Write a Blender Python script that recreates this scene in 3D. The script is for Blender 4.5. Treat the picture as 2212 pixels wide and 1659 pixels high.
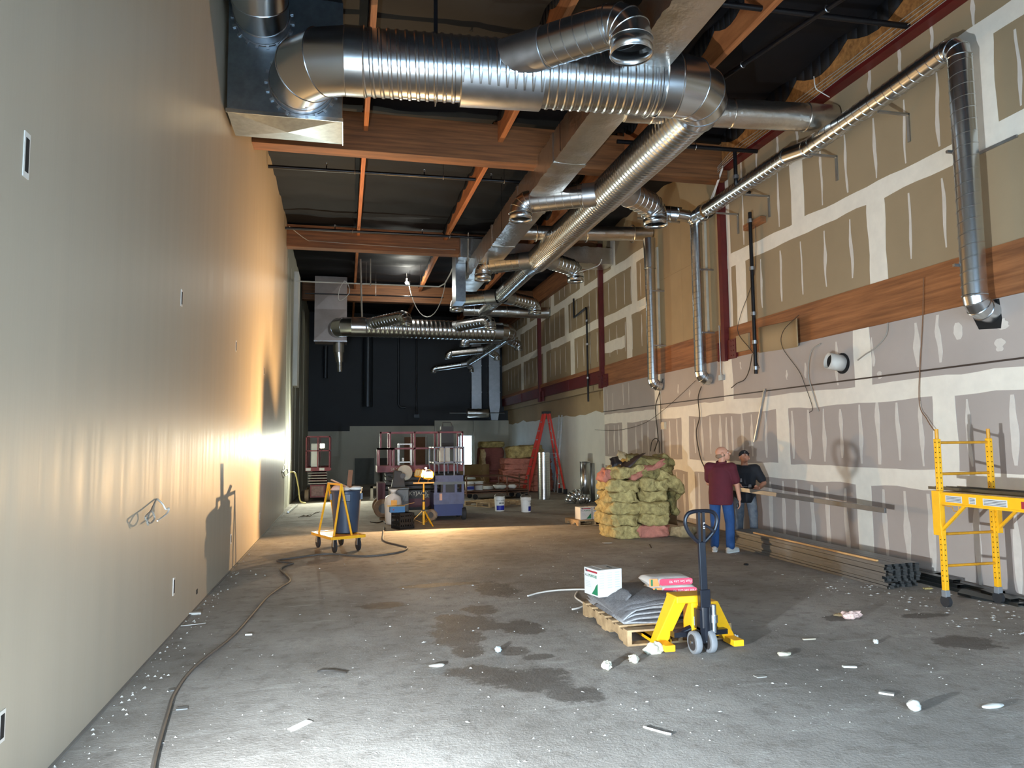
import bpy, bmesh, math, random
from mathutils import Vector as V, Matrix as MX, noise
random.seed(11)
for o in list(bpy.data.objects): bpy.data.objects.remove(o)
sc = bpy.context.scene; COL = sc.collection
PI = math.pi

# ---------- camera ----------
cam = bpy.data.cameras.new('camera'); camo = bpy.data.objects.new('camera', cam); COL.objects.link(camo)
yaw, pit, rol = 0.22778, 0.081985, -0.010444
fw = V((math.sin(yaw)*math.cos(pit), math.cos(yaw)*math.cos(pit), math.sin(pit)))
rt = V((math.cos(yaw), -math.sin(yaw), 0)); up = rt.cross(fw)
r2 = rt*math.cos(rol)+up*math.sin(rol); u2 = up*math.cos(rol)-rt*math.sin(rol)
camo.matrix_world = MX(((r2.x,u2.x,-fw.x,0),(r2.y,u2.y,-fw.y,0),(r2.z,u2.z,-fw.z,1.7),(0,0,0,1)))
cam.sensor_width = 36; cam.lens = 1557.9/2212*36; cam.clip_start = .05; cam.clip_end = 200
sc.camera = camo

# ---------- world, exposure, large lights ----------
w = bpy.data.worlds.new('sky'); sc.world = w; w.use_nodes = True
bg = w.node_tree.nodes['Background']; bg.inputs[0].default_value = (.52,.75,1,1); bg.inputs[1].default_value = 12.5
sc.view_settings.view_transform = 'Standard'; sc.view_settings.look = 'None'
sc.view_settings.exposure = 0.35; sc.view_settings.gamma = 1; sc.view_settings.use_curve_mapping = False

def light(name, kind, loc, power, color, aim=None, **kw):
    l = bpy.data.lights.new(name, kind); l.energy = power; l.color = color
    for k, v in kw.items(): setattr(l, k, v)
    o = bpy.data.objects.new(name, l); COL.objects.link(o); o.location = loc
    if aim is not None: o.rotation_euler = (V(aim)-V(loc)).to_track_quat('-Z','Y').to_euler()
    return o

# ---------- helpers ----------
def lin(c):
    r = []
    for a in c:
        a = a/255
        r.append(a/12.92 if a <= .04045 else ((a+.055)/1.055)**2.4)
    return tuple(r)
MAT = {}
def mat(name, c, rough=.6, metal=0, var=.12, scale=4, bump=0, bscale=40, stretch=(1,1,1), emit=0, c2=None, spec=.5, detail=5, rvar=0):
    if name in MAT: return MAT[name]
    m = bpy.data.materials.new(name); m.use_nodes = True; nt = m.node_tree; N = nt.nodes; L = nt.links
    b = N['Principled BSDF']; b.inputs['Roughness'].default_value = rough; b.inputs['Metallic'].default_value = metal
    b.inputs['Specular IOR Level'].default_value = spec
    c = lin(c); b.inputs['Base Color'].default_value = (*c,1)
    if emit:
        b.inputs['Emission Color'].default_value = (*c,1); b.inputs['Emission Strength'].default_value = emit
    tc = mp = None
    if var or bump or c2 or rvar:
        tc = N.new('ShaderNodeTexCoord'); mp = N.new('ShaderNodeMapping'); mp.inputs['Scale'].default_value = stretch
        L.new(tc.outputs['Object'], mp.inputs[0])
    if var or c2:
        n = N.new('ShaderNodeTexNoise'); n.inputs['Scale'].default_value = scale; n.inputs['Detail'].default_value = detail; n.inputs['Roughness'].default_value = .6
        L.new(mp.outputs[0], n.inputs['Vector'])
        cr = N.new('ShaderNodeValToRGB'); cr.color_ramp.elements[0].position = .3; cr.color_ramp.elements[1].position = .7
        lo = tuple(max(0,a*(1-var)) for a in c); hi = tuple(min(1,a*(1+var)) for a in c) if c2 is None else lin(c2)
        cr.color_ramp.elements[0].color = (*lo,1); cr.color_ramp.elements[1].color = (*hi,1)
        L.new(n.outputs['Fac'], cr.inputs[0]); L.new(cr.outputs[0], b.inputs['Base Color'])
    if rvar:
        n = N.new('ShaderNodeTexNoise'); n.inputs['Scale'].default_value = scale*2; n.inputs['Detail'].default_value = 4
        L.new(mp.outputs[0], n.inputs['Vector'])
        mr = N.new('ShaderNodeMapRange'); mr.inputs[1].default_value = .3; mr.inputs[2].default_value = .7
        mr.inputs[3].default_value = max(.03,rough-rvar); mr.inputs[4].default_value = rough+rvar
        L.new(n.outputs['Fac'], mr.inputs[0]); L.new(mr.outputs[0], b.inputs['Roughness'])
    if bump:
        n = N.new('ShaderNodeTexNoise'); n.inputs['Scale'].default_value = bscale; n.inputs['Detail'].default_value = 4
        L.new(mp.outputs[0], n.inputs['Vector'])
        bp = N.new('ShaderNodeBump'); bp.inputs['Strength'].default_value = bump; bp.inputs['Distance'].default_value = .02
        L.new(n.outputs['Fac'], bp.inputs['Height']); L.new(bp.outputs[0], b.inputs['Normal'])
    MAT[name] = m
    return m

ORG = {}
def T(name, label, cat, loc=(0,0,0), rz=0, group=None, kind=None):
    o = bpy.data.objects.new(name, None); COL.objects.link(o); o.empty_display_size = .1
    o.location = loc; o.rotation_euler = (0,0,rz); ORG[o] = V(loc)
    tag(o, label, cat, group, kind)
    return o
def tag(o, label=None, cat=None, group=None, kind=None):
    if label: o['label'] = label
    if cat: o['category'] = cat
    if group: o['group'] = group
    if kind: o['kind'] = kind
    return o
def kids(o): return [c for c in COL.objects if c.parent == o]
def dup(root, loc, rz=None, label=None, group=None):
    def cp(o, par):
        c = o.copy(); COL.objects.link(c); c.parent = par
        for ch in CH.get(o, []): cp(ch, c)
        return c
    r = cp(root, None); r.location = loc
    if rz is not None: r.rotation_euler = (0,0,rz)
    if label: r['label'] = label
    if group: r['group'] = group
    return r
CH = {}
def adopt(o, parent):
    o.parent = parent; CH.setdefault(parent, []).append(o)
    ORG[o] = ORG.get(parent, V((0,0,0)))

def frame(d):
    d = V(d).normalized()
    a = V((0,0,1)) if abs(d.z) < .95 else V((0,1,0))
    x = a.cross(d).normalized(); y = d.cross(x)
    return x, y, d
class MB:
    def __init__(s): s.v = []; s.f = []
    def add(s, vs, fs):
        k = len(s.v); s.v += [tuple(p) for p in vs]; s.f += [tuple(i+k for i in f) for f in fs]; return s
    def bx(s, x0,x1,y0,y1,z0,z1):
        return s.add([(x0,y0,z0),(x1,y0,z0),(x1,y1,z0),(x0,y1,z0),(x0,y0,z1),(x1,y0,z1),(x1,y1,z1),(x0,y1,z1)],
            [(0,3,2,1),(4,5,6,7),(0,1,5,4),(1,2,6,5),(2,3,7,6),(3,0,4,7)])
    def box(s, c, sz, R=None):
        hx,hy,hz = sz[0]/2,sz[1]/2,sz[2]/2; c = V(c)
        p = [V(q) for q in ((-hx,-hy,-hz),(hx,-hy,-hz),(hx,hy,-hz),(-hx,hy,-hz),(-hx,-hy,hz),(hx,-hy,hz),(hx,hy,hz),(-hx,hy,hz))]
        if R is not None: p = [R@q for q in p]
        return s.add([c+q for q in p], [(0,3,2,1),(4,5,6,7),(0,1,5,4),(1,2,6,5),(2,3,7,6),(3,0,4,7)])
    def bar(s, a, b, w, h, tip=None):
        a,b = V(a),V(b); d = b-a; x,y,z = frame(d); L = d.length
        if tip is not None:
            x = V(tip).cross(z).normalized(); y = z.cross(x)
        R = MX((x,y,z)).transposed()
        return s.box((a+b)/2, (w,h,L), R)
    def ring(s, c, d, r, n, tw=0):
        x,y,_ = frame(d); c = V(c)
        return [c+(x*math.cos(t)+y*math.sin(t))*r for t in [2*PI*i/n+tw for i in range(n)]]
    def rings(s, rs, cap0=True, cap1=True):
        n = len(rs[0]); vs = [p for r in rs for p in r]; fs = []
        for i in range(len(rs)-1):
            for j in range(n):
                fs.append((i*n+j, i*n+(j+1)%n, (i+1)*n+(j+1)%n, (i+1)*n+j))
        if cap0: fs.append(tuple(range(n-1,-1,-1)))
        if cap1: fs.append(tuple(range((len(rs)-1)*n, len(rs)*n)))
        return s.add(vs, fs)
    def cyl(s, a, b, r, r2=None, n=16, cap=True):
        d = V(b)-V(a)
        return s.rings([s.ring(a,d,r,n), s.ring(b,d,r if r2 is None else r2,n)], cap, cap)
    def tube(s, pts, r, n=6, cap=True):
        pts = [V(p) for p in pts]; rs = []
        x = None
        for i,p in enumerate(pts):
            d = (pts[min(i+1,len(pts)-1)]-pts[max(i-1,0)]).normalized()
            if x is None: x,y,_ = frame(d)
            else:
                x = (x-d*x.dot(d)).normalized(); y = d.cross(x)
            ri = r[i] if isinstance(r,(list,tuple)) else r
            rs.append([p+(x*math.cos(2*PI*k/n)+y*math.sin(2*PI*k/n))*ri for k in range(n)])
        return s.rings(rs, cap, cap)
    def torus(s, c, d, R, r, n=32, m=6):
        x,y,z = frame(d); c = V(c); rs = []
        vs = []; fs = []
        for i in range(n):
            t = 2*PI*i/n; e = x*math.cos(t)+y*math.sin(t)
            for j in range(m):
                q = 2*PI*j/m; vs.append(c+e*(R+r*math.cos(q))+z*r*math.sin(q))
        for i in range(n):
            for j in range(m): fs.append((i*m+j, ((i+1)%n)*m+j, ((i+1)%n)*m+(j+1)%m, i*m+(j+1)%m))
        return s.add(vs, fs)
    def lathe(s, prof, c=(0,0,0), d=(0,0,1), n=24, cap=True):
        d = V(d).normalized(); c = V(c)
        return s.rings([s.ring(c+d*z, d, max(r,1e-4), n) for r,z in prof], cap, cap)
    def sph(s, c, r, n=12, m=8, sc3=(1,1,1)):
        c = V(c); rs = []
        for i in range(m+1):
            t = PI*i/m; rr = max(math.sin(t),1e-3)
            rs.append([c+V((r*rr*math.cos(2*PI*k/n)*sc3[0], r*rr*math.sin(2*PI*k/n)*sc3[1], -r*math.cos(t)*sc3[2])) for k in range(n)])
        return s.rings(rs)
    def prism(s, poly, fn, d0, d1):
        n = len(poly)
        return s.add([fn(p[0],p[1],d0) for p in poly]+[fn(p[0],p[1],d1) for p in poly],
            [tuple(range(n-1,-1,-1)), tuple(range(n,2*n))]+[(i,(i+1)%n,n+(i+1)%n,n+i) for i in range(n)])
    def grid(s, fn, nu, nv):
        vs = [fn(i/nu, j/nv) for i in range(nu+1) for j in range(nv+1)]
        fs = [(i*(nv+1)+j, (i+1)*(nv+1)+j, (i+1)*(nv+1)+j+1, i*(nv+1)+j+1) for i in range(nu) for j in range(nv)]
        return s.add(vs, fs)
    def build(s, name, m, parent=None, smooth=True, local=False, bevel=0, solid=0, ang=35):
        me = bpy.data.meshes.new(name)
        if parent is not None: og = V((0,0,0)) if local else ORG.get(parent, V((0,0,0)))
        elif local: og = V((0,0,0))
        else:
            xs = [p[0] for p in s.v]; ys = [p[1] for p in s.v]; zs = [p[2] for p in s.v]
            og = V(((min(xs)+max(xs))/2,(min(ys)+max(ys))/2,min(zs)))
        me.from_pydata([(p[0]-og.x,p[1]-og.y,p[2]-og.z) for p in s.v], [], s.f)
        bm = bmesh.new(); bm.from_mesh(me); bmesh.ops.dissolve_degenerate(bm, edges=bm.edges, dist=1e-5); bmesh.ops.recalc_face_normals(bm, faces=bm.faces); bm.to_mesh(me); bm.free()
        if m is not None: me.materials.append(m)
        if smooth:
            me.polygons.foreach_set('use_smooth', [True]*len(me.polygons))
            me.set_sharp_from_angle(angle=math.radians(ang))
        me.update()
        o = bpy.data.objects.new(name, me); COL.objects.link(o)
        if parent is None: o.location = og; ORG[o] = og
        else: adopt(o, parent)
        if bevel:
            b = o.modifiers.new('bevel','BEVEL'); b.width = bevel; b.segments = 2; b.limit_method = 'ANGLE'
        if solid:
            b = o.modifiers.new('thickness','SOLIDIFY'); b.thickness = solid; b.offset = 0
        return o
def share(name, src, parent, loc, rot=(0,0,0)):
    o = bpy.data.objects.new(name, src.data); COL.objects.link(o)
    o.location = V(loc)-ORG.get(parent,V((0,0,0))) if parent else loc
    o.rotation_euler = rot
    for md in src.modifiers:
        n = o.modifiers.new(md.name, md.type)
        if md.type == 'BEVEL': n.width = md.width; n.segments = md.segments; n.limit_method = md.limit_method
    if parent: adopt(o, parent)
    return o
def text(name, body, m, parent, loc, xdir, ydir, size, align='LEFT', bold=0):
    cu = bpy.data.curves.new('t','FONT'); cu.body = body; cu.size = size; cu.align_x = align; cu.offset = bold
    cu.resolution_u = 2
    to = bpy.data.objects.new('t', cu); COL.objects.link(to)
    dg = bpy.context.evaluated_depsgraph_get(); dg.update()
    me = bpy.data.meshes.new_from_object(to.evaluated_get(dg)); bpy.data.objects.remove(to)
    x = V(xdir).normalized(); y = V(ydir).normalized(); z = x.cross(y)
    og = ORG.get(parent, V((0,0,0))) if parent else V((0,0,0))
    A = MX(((x.x,y.x,z.x,0),(x.y,y.y,z.y,0),(x.z,y.z,z.z,0),(0,0,0,1)))
    me.transform(MX.Translation(V(loc)-og)@A)
    me.materials.clear(); me.materials.append(m)
    o = bpy.data.objects.new(name, me); COL.objects.link(o)
    if parent: adopt(o, parent)
    return o
def bez(p0, p1, p2, p3, n=12):
    p0,p1,p2,p3 = V(p0),V(p1),V(p2),V(p3)
    return [p0*(1-t)**3+p1*3*t*(1-t)**2+p2*3*t*t*(1-t)+p3*t**3 for t in [i/n for i in range(n+1)]]
def smoothpath(pts, k=5):
    pts = [V(p) for p in pts]; out = []
    for i in range(len(pts)-1):
        a = pts[max(i-1,0)]; b = pts[i]; c = pts[i+1]; d = pts[min(i+2,len(pts)-1)]
        for j in range(k):
            t = j/k
            out.append(.5*((2*b)+(c-a)*t+(2*a-5*b+4*c-d)*t*t+(3*b-a-3*c+d)*t**3))
    out.append(pts[-1]); return out
def fbm(p, s=1.0): return noise.fractal(V(p)*s, 1.0, 2.0, 4)

# ================= MATERIALS =================
GALV = mat('galvanised_steel', (200,205,208), .26, 1, .04, 2, 0)
GALVD = mat('dull_galvanised', (176,180,184), .4, 1, .1, 6, .02, 60, rvar=.03)
FOIL = mat('foil_wrap', (208,204,196), .3, 1, .08, 5, .34, 18)
MUD = mat('joint_compound', (226,220,206), .8, 0, .05, 6, .05, 30)
DWL = mat('grey_drywall_paper', (168,158,150), .85, 0, .05, 1.2, .03, 80)
DWU = mat('tan_drywall_paper', (150,132,104), .85, 0, .06, 1.2, .03, 80)
PLAIN = mat('bare_tan_board', (160,138,104), .85, 0, .07, 1.5, .03, 60)
WHITE = mat('white_board', (212,212,204), .7, 0, .05, 2)
GLU_X = mat('glulam_x', (98,60,32), .65, 0, .25, 7, .15, 9, (.12,1,2.6), c2=(142,92,52))
GLU_Y = mat('glulam_y', (124,76,42), .65, 0, .25, 7, .15, 9, (1,.12,2.6), c2=(162,106,64))
FIR = mat('fir_purlin', (160,92,48), .65, 0, .2, 9, .1, 14, (3,.15,1), c2=(196,124,72))
STEELR = mat('red_primer_steel', (88,20,18), .5, 0, .2, 5)
BLACKP = mat('black_iron', (22,22,25), .35, .3, .2, 8)
PAPER = mat('black_roof_paper', (12,12,16), .7, 0, .35, .8, .25, 2.5, spec=.3)
SLATE = mat('dark_slate_paint', (38,43,48), .7, 0, .1, 1)
DRYWHITE = mat('pale_painted_wall', (176,174,160), .75, 0, .05, 1)
DARK = mat('dark_cavity', (14,14,15), .9, 0, 0)
WIRE = mat('grey_cable', (150,145,135), .6, 0, 0)
WIREW = mat('white_cable', (215,212,204), .5, 0, 0)
WIREB = mat('dark_cable', (52,48,44), .6, 0, 0)

# ---------- floor ----------
fm = bpy.data.materials.new('dusty_concrete'); fm.use_nodes = True
nt = fm.node_tree; N = nt.nodes; L = nt.links; B = N['Principled BSDF']
geo = N.new('ShaderNodeNewGeometry')
def nz(scale, detail=6, rough=.62, vec=None, dist=0):
    n = N.new('ShaderNodeTexNoise'); n.inputs['Scale'].default_value = scale; n.inputs['Detail'].default_value = detail
    n.inputs['Roughness'].default_value = rough; n.inputs['Distortion'].default_value = dist
    L.new(vec or geo.outputs['Position'], n.inputs['Vector']); return n.outputs['Fac']
def ramp(f, a, b, ca, cb):
    r = N.new('ShaderNodeValToRGB'); r.color_ramp.elements[0].position = a; r.color_ramp.elements[1].position = b
    r.color_ramp.elements[0].color = ca; r.color_ramp.elements[1].color = cb; L.new(f, r.inputs[0]); return r.outputs[0]
def mth(op, a, b):
    n = N.new('ShaderNodeMath'); n.operation = op
    for i,q in enumerate((a,b)):
        if isinstance(q,(int,float)): n.inputs[i].default_value = q
        elif q is not None: L.new(q, n.inputs[i])
    return n.outputs[0]
def mixc(f, a, b, mode='MIX'):
    n = N.new('ShaderNodeMix'); n.data_type = 'RGBA'; n.blend_type = mode
    if isinstance(f,(int,float)): n.inputs[0].default_value = f
    else: L.new(f, n.inputs[0])
    for i,q in ((6,a),(7,b)):
        if isinstance(q, tuple): n.inputs[i].default_value = q
        else: L.new(q, n.inputs[i])
    return n.outputs[2]
base = ramp(nz(.7,7), .32, .68, (*lin((130,125,118)),1), (*lin((168,164,157)),1))
base = mixc(ramp(nz(6,6,.7), .5, .72, (0,0,0,1), (.55,.55,.55,1)), base, (*lin((98,92,85)),1))
mpS = N.new('ShaderNodeMapping'); mpS.inputs['Scale'].default_value = (.7,2.6,1); L.new(geo.outputs['Position'], mpS.inputs[0])
base = mixc(ramp(nz(2.2,8,.7,mpS.outputs[0]), .57, .66, (0,0,0,1), (.55,.55,.55,1)), base, (*lin((178,175,168)),1))
base = mixc(ramp(nz(38,4,.6), .66, .73, (0,0,0,1), (.7,.7,.7,1)), base, (*lin((205,202,196)),1))
base = mixc(ramp(nz(2.9,6,.7), .64, .7, (0,0,0,1), (.4,.4,.4,1)), base, (*lin((72,67,62)),1))
STAINS = [((0.979,6.54,0),.24,.55),((1.175,6.952,0),.3,.3),((1.615,6.617,0),.2,.35),((1.343,6.779,0),.28,.14),((1.001,6.042,0),.15,.2),
 ((0.974,5.462,0),.22,.22),((1.249,5.278,0),.34,.24),((1.385,5.074,0),.25,.2),((1.548,4.789,0),.22,.2),((1.478,4.93,0),.14,.14),((1.351,5.947,0),.16,.14),
 ((1.758,8.311,0),.27,.35),((1.19,8.873,0),.6,.12),((1.719,8.661,0),.25,.2),((0.411,7.923,0),.3,.16),((1.377,7.432,0),.22,.22),((1.074,7.17,0),.2,.2),
 ((5.067,5.18,0),.3,.22),((5.477,6.043,0),.28,.1),((4.634,6.181,0),.2,.12),((1.504,5.706,0),.14,.1)]
sx = N.new('ShaderNodeSeparateXYZ'); L.new(geo.outputs['Position'], sx.inputs[0])
wob = mth('ADD', mth('MULTIPLY', mth('SUBTRACT', nz(3.5,9,.72), .5), 4.2), mth('MULTIPLY', mth('SUBTRACT', nz(30,3,.6), .5), 1.0))
acc = None
for c, rx, ry in STAINS:
    a = mth('DIVIDE', mth('SUBTRACT', sx.outputs[0], c[0]), rx); b = mth('DIVIDE', mth('SUBTRACT', sx.outputs[1], c[1]), ry)
    d = mth('SUBTRACT', mth('ADD', mth('MULTIPLY',a,a), mth('MULTIPLY',b,b)), wob)
    acc = d if acc is None else mth('MINIMUM', acc, d)
stn = ramp(acc, .6, 1.15, (1,1,1,1), (0,0,0,1))
base = mixc(stn, base, mixc(.62, base, (*lin((58,52,47)),1)))
# expansion joints: thin saw cuts
def cut(out, pos, wd):
    return ramp(mth('ABSOLUTE', mth('SUBTRACT', out, pos), None), wd*.4, wd, (.6,.6,.6,1), (0,0,0,1))
base = mixc(cut(sx.outputs[1], 14.62, .012), base, (*lin((70,66,62)),1))
L.new(base, B.inputs['Base Color']); B.inputs['Specular IOR Level'].default_value = .15
L.new(mixc(stn, ramp(nz(3), .3,.7,(.72,.72,.72,1),(.88,.88,.88,1)), (.66,.66,.66,1)), B.inputs['Roughness'])
bp = N.new('ShaderNodeBump'); bp.inputs['Strength'].default_value = .55; bp.inputs['Distance'].default_value = .012
L.new(mth('ADD', nz(45,5,.7), mth('MULTIPLY', nz(9,5), 1.2)), bp.inputs['Height']); L.new(bp.outputs[0], B.inputs['Normal'])
MB().bx(-1.9,7.6,-4,33.4,-.2,0).build('floor', fm, smooth=False)['kind'] = 'structure'

# ---------- left wall ----------
WL = mat('satin_wall_paint', (180,168,148), .45, 0, .045, 1.6, .05, 9, (1,3.2,.18), spec=.28, rvar=.05)
wl = MB().bx(-1.75,-1.52,-3.5,19.6,0,7.6).build('wall_left', WL, smooth=False); wl['kind'] = 'structure'
WLF = mat('unpainted_far_wall', (158,156,138), .7, 0, .1, 2, .04, 20, (1,2,.2))
MB().bx(-1.75,-1.56,19.6,33,0,7.6).build('far_wall_panel', WLF, wl, smooth=False)
FILLM = mat('pale_skim', (196,194,176), .8, 0, .06, 3)
m = MB()
for y in (20.1,21.3,22.5,23.9,26.2,28.4): m.bx(-1.56,-1.552,y,y+.22,0,6.8)
m.build('skim_band', FILLM, wl, smooth=False)
OUTL = mat('outlet_cut', (26,24,22), .9, 0, 0); OUTR = mat('outlet_rim', (222,216,206), .8, 0, .05)
for i,(p, h2) in enumerate([((-1.52,3.838,3.118),.14),((-1.52,7.274,0.423),.1),((-1.52,7.271,3.103),.1),((-1.52,10.803,3.116),.1),((-1.52,14.425,3.129),.1),((-1.52,10.708,0.426),.08),((-1.52,14.164,0.408),.08),((-1.52,3.852,0.434),.09),((-1.52,8.371,0.165),.03)]):
    r = MB().bx(-1.524,-1.515,p[1]-.032,p[1]+.032,p[2]-h2*.8,p[2]+h2*.8).build('outlet_opening', OUTR if h2>.05 else OUTL, wl, smooth=False)
    if h2 > .05: MB().bx(-1.517,-1.513,p[1]-.018,p[1]+.018,p[2]-h2*.6,p[2]+h2*.6).build('hole', OUTL, r, smooth=False)
MB().bx(-1.525,-1.5,-3.4,19.6,0,.012).build('floor_gap_bead', mat('grimy_bead',(120,116,110),.8), wl, smooth=False)
# pale vertical chase on the far left wall
t = MB().bx(-1.55,-1.42,22.6,23.4,3.5,7.0)
tag(t.build('pipe_chase', WHITE, smooth=False), 'tall narrow white boxed chase high on the far left wall', 'pipe chase')

# ---------- ceiling ----------
def roofz(y): return 7.42+.12*min(max((y-6)/13,0),1)
m = MB()
m.grid(lambda u,v: (-1.6+8.9*u, -3.5+36.7*v, roofz(-3.5+36.7*v)+.05*fbm((u*9,v*60,0),.9)+.035*math.sin(v*190+3*noise.noise(V((u*4,v*9,2))))), 40, 260)
m.bx(-1.8,7.5,-3.5,33.2,7.72,7.8)
c = m.build('ceiling', PAPER, ang=80); c['kind'] = 'structure'

# ---------- back and front wall ----------
wb = T('wall_back','dark painted back wall above a pale lower partition', None, (3,32.4,0), kind='structure')
MB().bx(-1.75,7.5,32.4,32.6,2.4,7.7).build('upper_wall', SLATE, wb, smooth=False)
MB().bx(-1.75,3.9,32.3,32.6,0,2.52).build('lower_partition', DRYWHITE, wb, smooth=False)
MB().bx(3.9,5.02,32.22,32.6,2.02,2.75).bx(3.9,5.02,32.3,32.6,0,.1).bx(3.9,4.98,32.26,32.6,0,2.75).build('door_surround', DRYWHITE, wb, smooth=False)
MB().bx(5.62,7.5,32.26,32.6,0,2.75).bx(5.02,5.62,32.26,32.6,2.1,2.75).build('side_partition', DRYWHITE, wb, smooth=False)
MB().bx(5.66,5.95,32.1,32.4,0,2.72).build('pilaster', DRYWHITE, wb, smooth=False)
MB().bx(-1.55,.2,32.28,32.4,2.3,2.55).build('ledge', SLATE, wb, smooth=False)
wfm = mat('front_wall', (160,156,150), .8, 0, .04)
m = MB(); m.bx(-1.75,7.5,-1.6,-1.4,3.0,7.7).bx(5.4,7.5,-1.6,-1.4,0,3.0).bx(-1.75,-1.35,-1.6,-1.4,0,3.0)
m.build('wall_front', wfm, smooth=False)['kind'] = 'structure'
# bright open doorway in the back wall
d = T('door_1','bright open doorway in the back wall', None, (5.3,32.4,0), kind='structure')
MB().bx(5.02,5.07,32.2,32.5,0,2.1).bx(5.57,5.62,32.2,32.5,0,2.1).bx(5.02,5.62,32.2,32.5,2.06,2.1).build('door_frame', WHITE, d, smooth=False)

# ---------- beams, purlins, ledger ----------
def beam(y0, y1, z0, z1, lab):
    b = T('glulam_beam', lab, 'beam', (2.8,(y0+y1)/2,z0), group='glulam roof beams')
    MB().bx(-1.52,7.02,y0,y1,z0,z1).build('timber', GLU_X, b, smooth=False, bevel=.006)
    return b
beam(12.02,12.34,6.63,7.3,'nearest brown glulam beam crossing under the black roof')
beam(19.2,19.5,6.86,7.45,'middle glulam beam crossing the room beyond the foil duct')
beam(26.1,26.4,6.84,7.45,'farthest dim glulam beam above the far spiral duct')
def scallop(m, x, y0, y1, zt, step, d0, d1, th=.004):
    # hanging paper edge with drooping scallops
    n = int((y1-y0)/step); top = []; bot = []
    for i in range(n*6+1):
        y = y0+(y1-y0)*i/(n*6); ph = (i%6)/6
        k = abs(math.sin(PI*ph)); amp = .6+.8*abs(noise.noise(V((x*3.1,int(i/6)*1.7,.3))))
        top.append((y,zt)); bot.append((y, zt-d0-(d1-d0)*k*amp))
    poly = top+bot[::-1]
    for i in range(len(top)-1):
        a,b,c2,e = top[i],top[i+1],bot[i+1],bot[i]
        m.add([(x,*a),(x,*b),(x,*c2),(x,*e)],[(0,1,2,3)])
for k,(x,wd,lab) in enumerate([(.3,.075,'slim orange fir purlin running straight overhead left of the ducts'),(2.62,.09,'orange fir purlin running behind the foil duct'),(5.0,.1,'orange fir purlin above the right end of the large spiral duct')]):
    p = T('roof_purlin', lab, 'purlin', (x,12,7.0), group='fir purlins under the roof')
    for y0,y1,z0,z1 in ((-3,12.02,6.83,6.98),(12.34,19.2,7.0,7.24),(19.5,26.1,7.24,7.26),(26.4,32.4,7.26,7.2)):
        MB().add([(x-wd/2,y0,z0),(x+wd/2,y0,z0),(x+wd/2,y1,z1),(x-wd/2,y1,z1),(x-wd/2,y0,7.5),(x+wd/2,y0,7.5),(x+wd/2,y1,7.55),(x-wd/2,y1,7.55)],
          [(0,3,2,1),(4,5,6,7),(0,1,5,4),(1,2,6,5),(2,3,7,6),(3,0,4,7)]).build('timber', FIR, p, smooth=False)
    for y0,y1,zt,d0,d1 in ((-3,12,7.5,.14,.36),(12.35,19.2,7.52,.08,.24),(19.5,32,7.54,.08,.2)):
        m = MB(); scallop(m, x-wd/2-.012, y0, y1, zt, .8, d0, d1); m.build('paper_edge', PAPER, p, solid=.004)
# ---------- right wall ----------
wr = T('wall_right','tall right wall of taped drywall with a timber ledger band', None, (7.1,14,0), kind='structure')
MB().bx(7.12,7.5,-3.5,33,3.2,7.7).bx(7.32,7.5,18.9,33,0,3.3).bx(7.06,7.5,-3.5,18.9,0,3.2).build('wall_core', DWU, wr, smooth=False)
XL, XU, XF = 7.0, 7.05, 7.3
def sheet(x, y0, y1, z0, z1, m): return MB().bx(x,x+.06,y0+.002,y1-.002,z0+.002,z1-.002).build('drywall_sheet', m, wr, smooth=False)
def blob(m, x, outline, th=.0035):
    # raised patch of compound: polygon fan with a proud centre line
    n = len(outline)
    m.add([(x+.001,*p) for p in outline]+[(x-th,*p) for p in outline], [tuple(range(2*n-1,n-1,-1))]+[(i,(i+1)%n,n+(i+1)%n,n+i) for i in range(n)])
def band_h(x, y0, y1, z, wd, sd, name='tape_band', th=.0035, slope=0):
    n = max(3,int((y1-y0)/.22)); a = []; b = []
    for i in range(n+1):
        y = y0+(y1-y0)*i/n
        a.append((y, z+slope*(y-y0)+wd/2*(1+.28*noise.noise(V((y*1.7,sd,0)))+.1*noise.noise(V((y*7,sd,3))))))
        b.append((y, z+slope*(y-y0)-wd/2*(1+.28*noise.noise(V((y*1.9,sd,5)))+.1*noise.noise(V((y*6,sd,9))))))
    m = MB()
    for i in range(n): m.add([(x-th,*a[i]),(x-th,*a[i+1]),(x-th,*b[i+1]),(x-th,*b[i])],[(0,1,2,3)])
    for e in (a,b):
        for i in range(n): m.add([(x-th,*e[i]),(x-th,*e[i+1]),(x+.002,*e[i+1]),(x+.002,*e[i])],[(0,1,2,3)])
    return m.build(name, MUD, wr, smooth=False)
def band_v(x, y, z0, z1, wd, sd, th=.003):
    n = max(3,int((z1-z0)/.2)); a = []; b = []
    for i in range(n+1):
        z = z0+(z1-z0)*i/n
        a.append((y-wd/2*(1+.16*noise.noise(V((z*2,sd,1)))), z)); b.append((y+wd/2*(1+.16*noise.noise(V((z*2.2,sd,7)))), z))
    m = MB(); blob(m, x, a+b[::-1], th); return m.build('butt_joint', MUD, wr, smooth=False)
MUD2 = mat('thin_screw_compound', (205,198,188), .8, 0, .06, 8)
def strip(x, y, z0, z1, wd, sd, mt=None):
    n = 9; a = []; b = []
    for i in range(n+1):
        t = i/n; z = z0+(z1-z0)*t; k = math.sin(PI*min(max(t,.04),.96))**.45*(.75+.6*noise.noise(V((t*3,sd,2)))); off = .03*noise.noise(V((t*2,sd,8)))
        a.append((y+off-wd/2*k, z)); b.append((y+off+wd/2*k, z))
    m = MB(); blob(m, x, a+b[::-1], .0025); return m.build('screw_mud_strip', mt or MUD2, wr, smooth=False)
def yR(p): return p[1]
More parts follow.
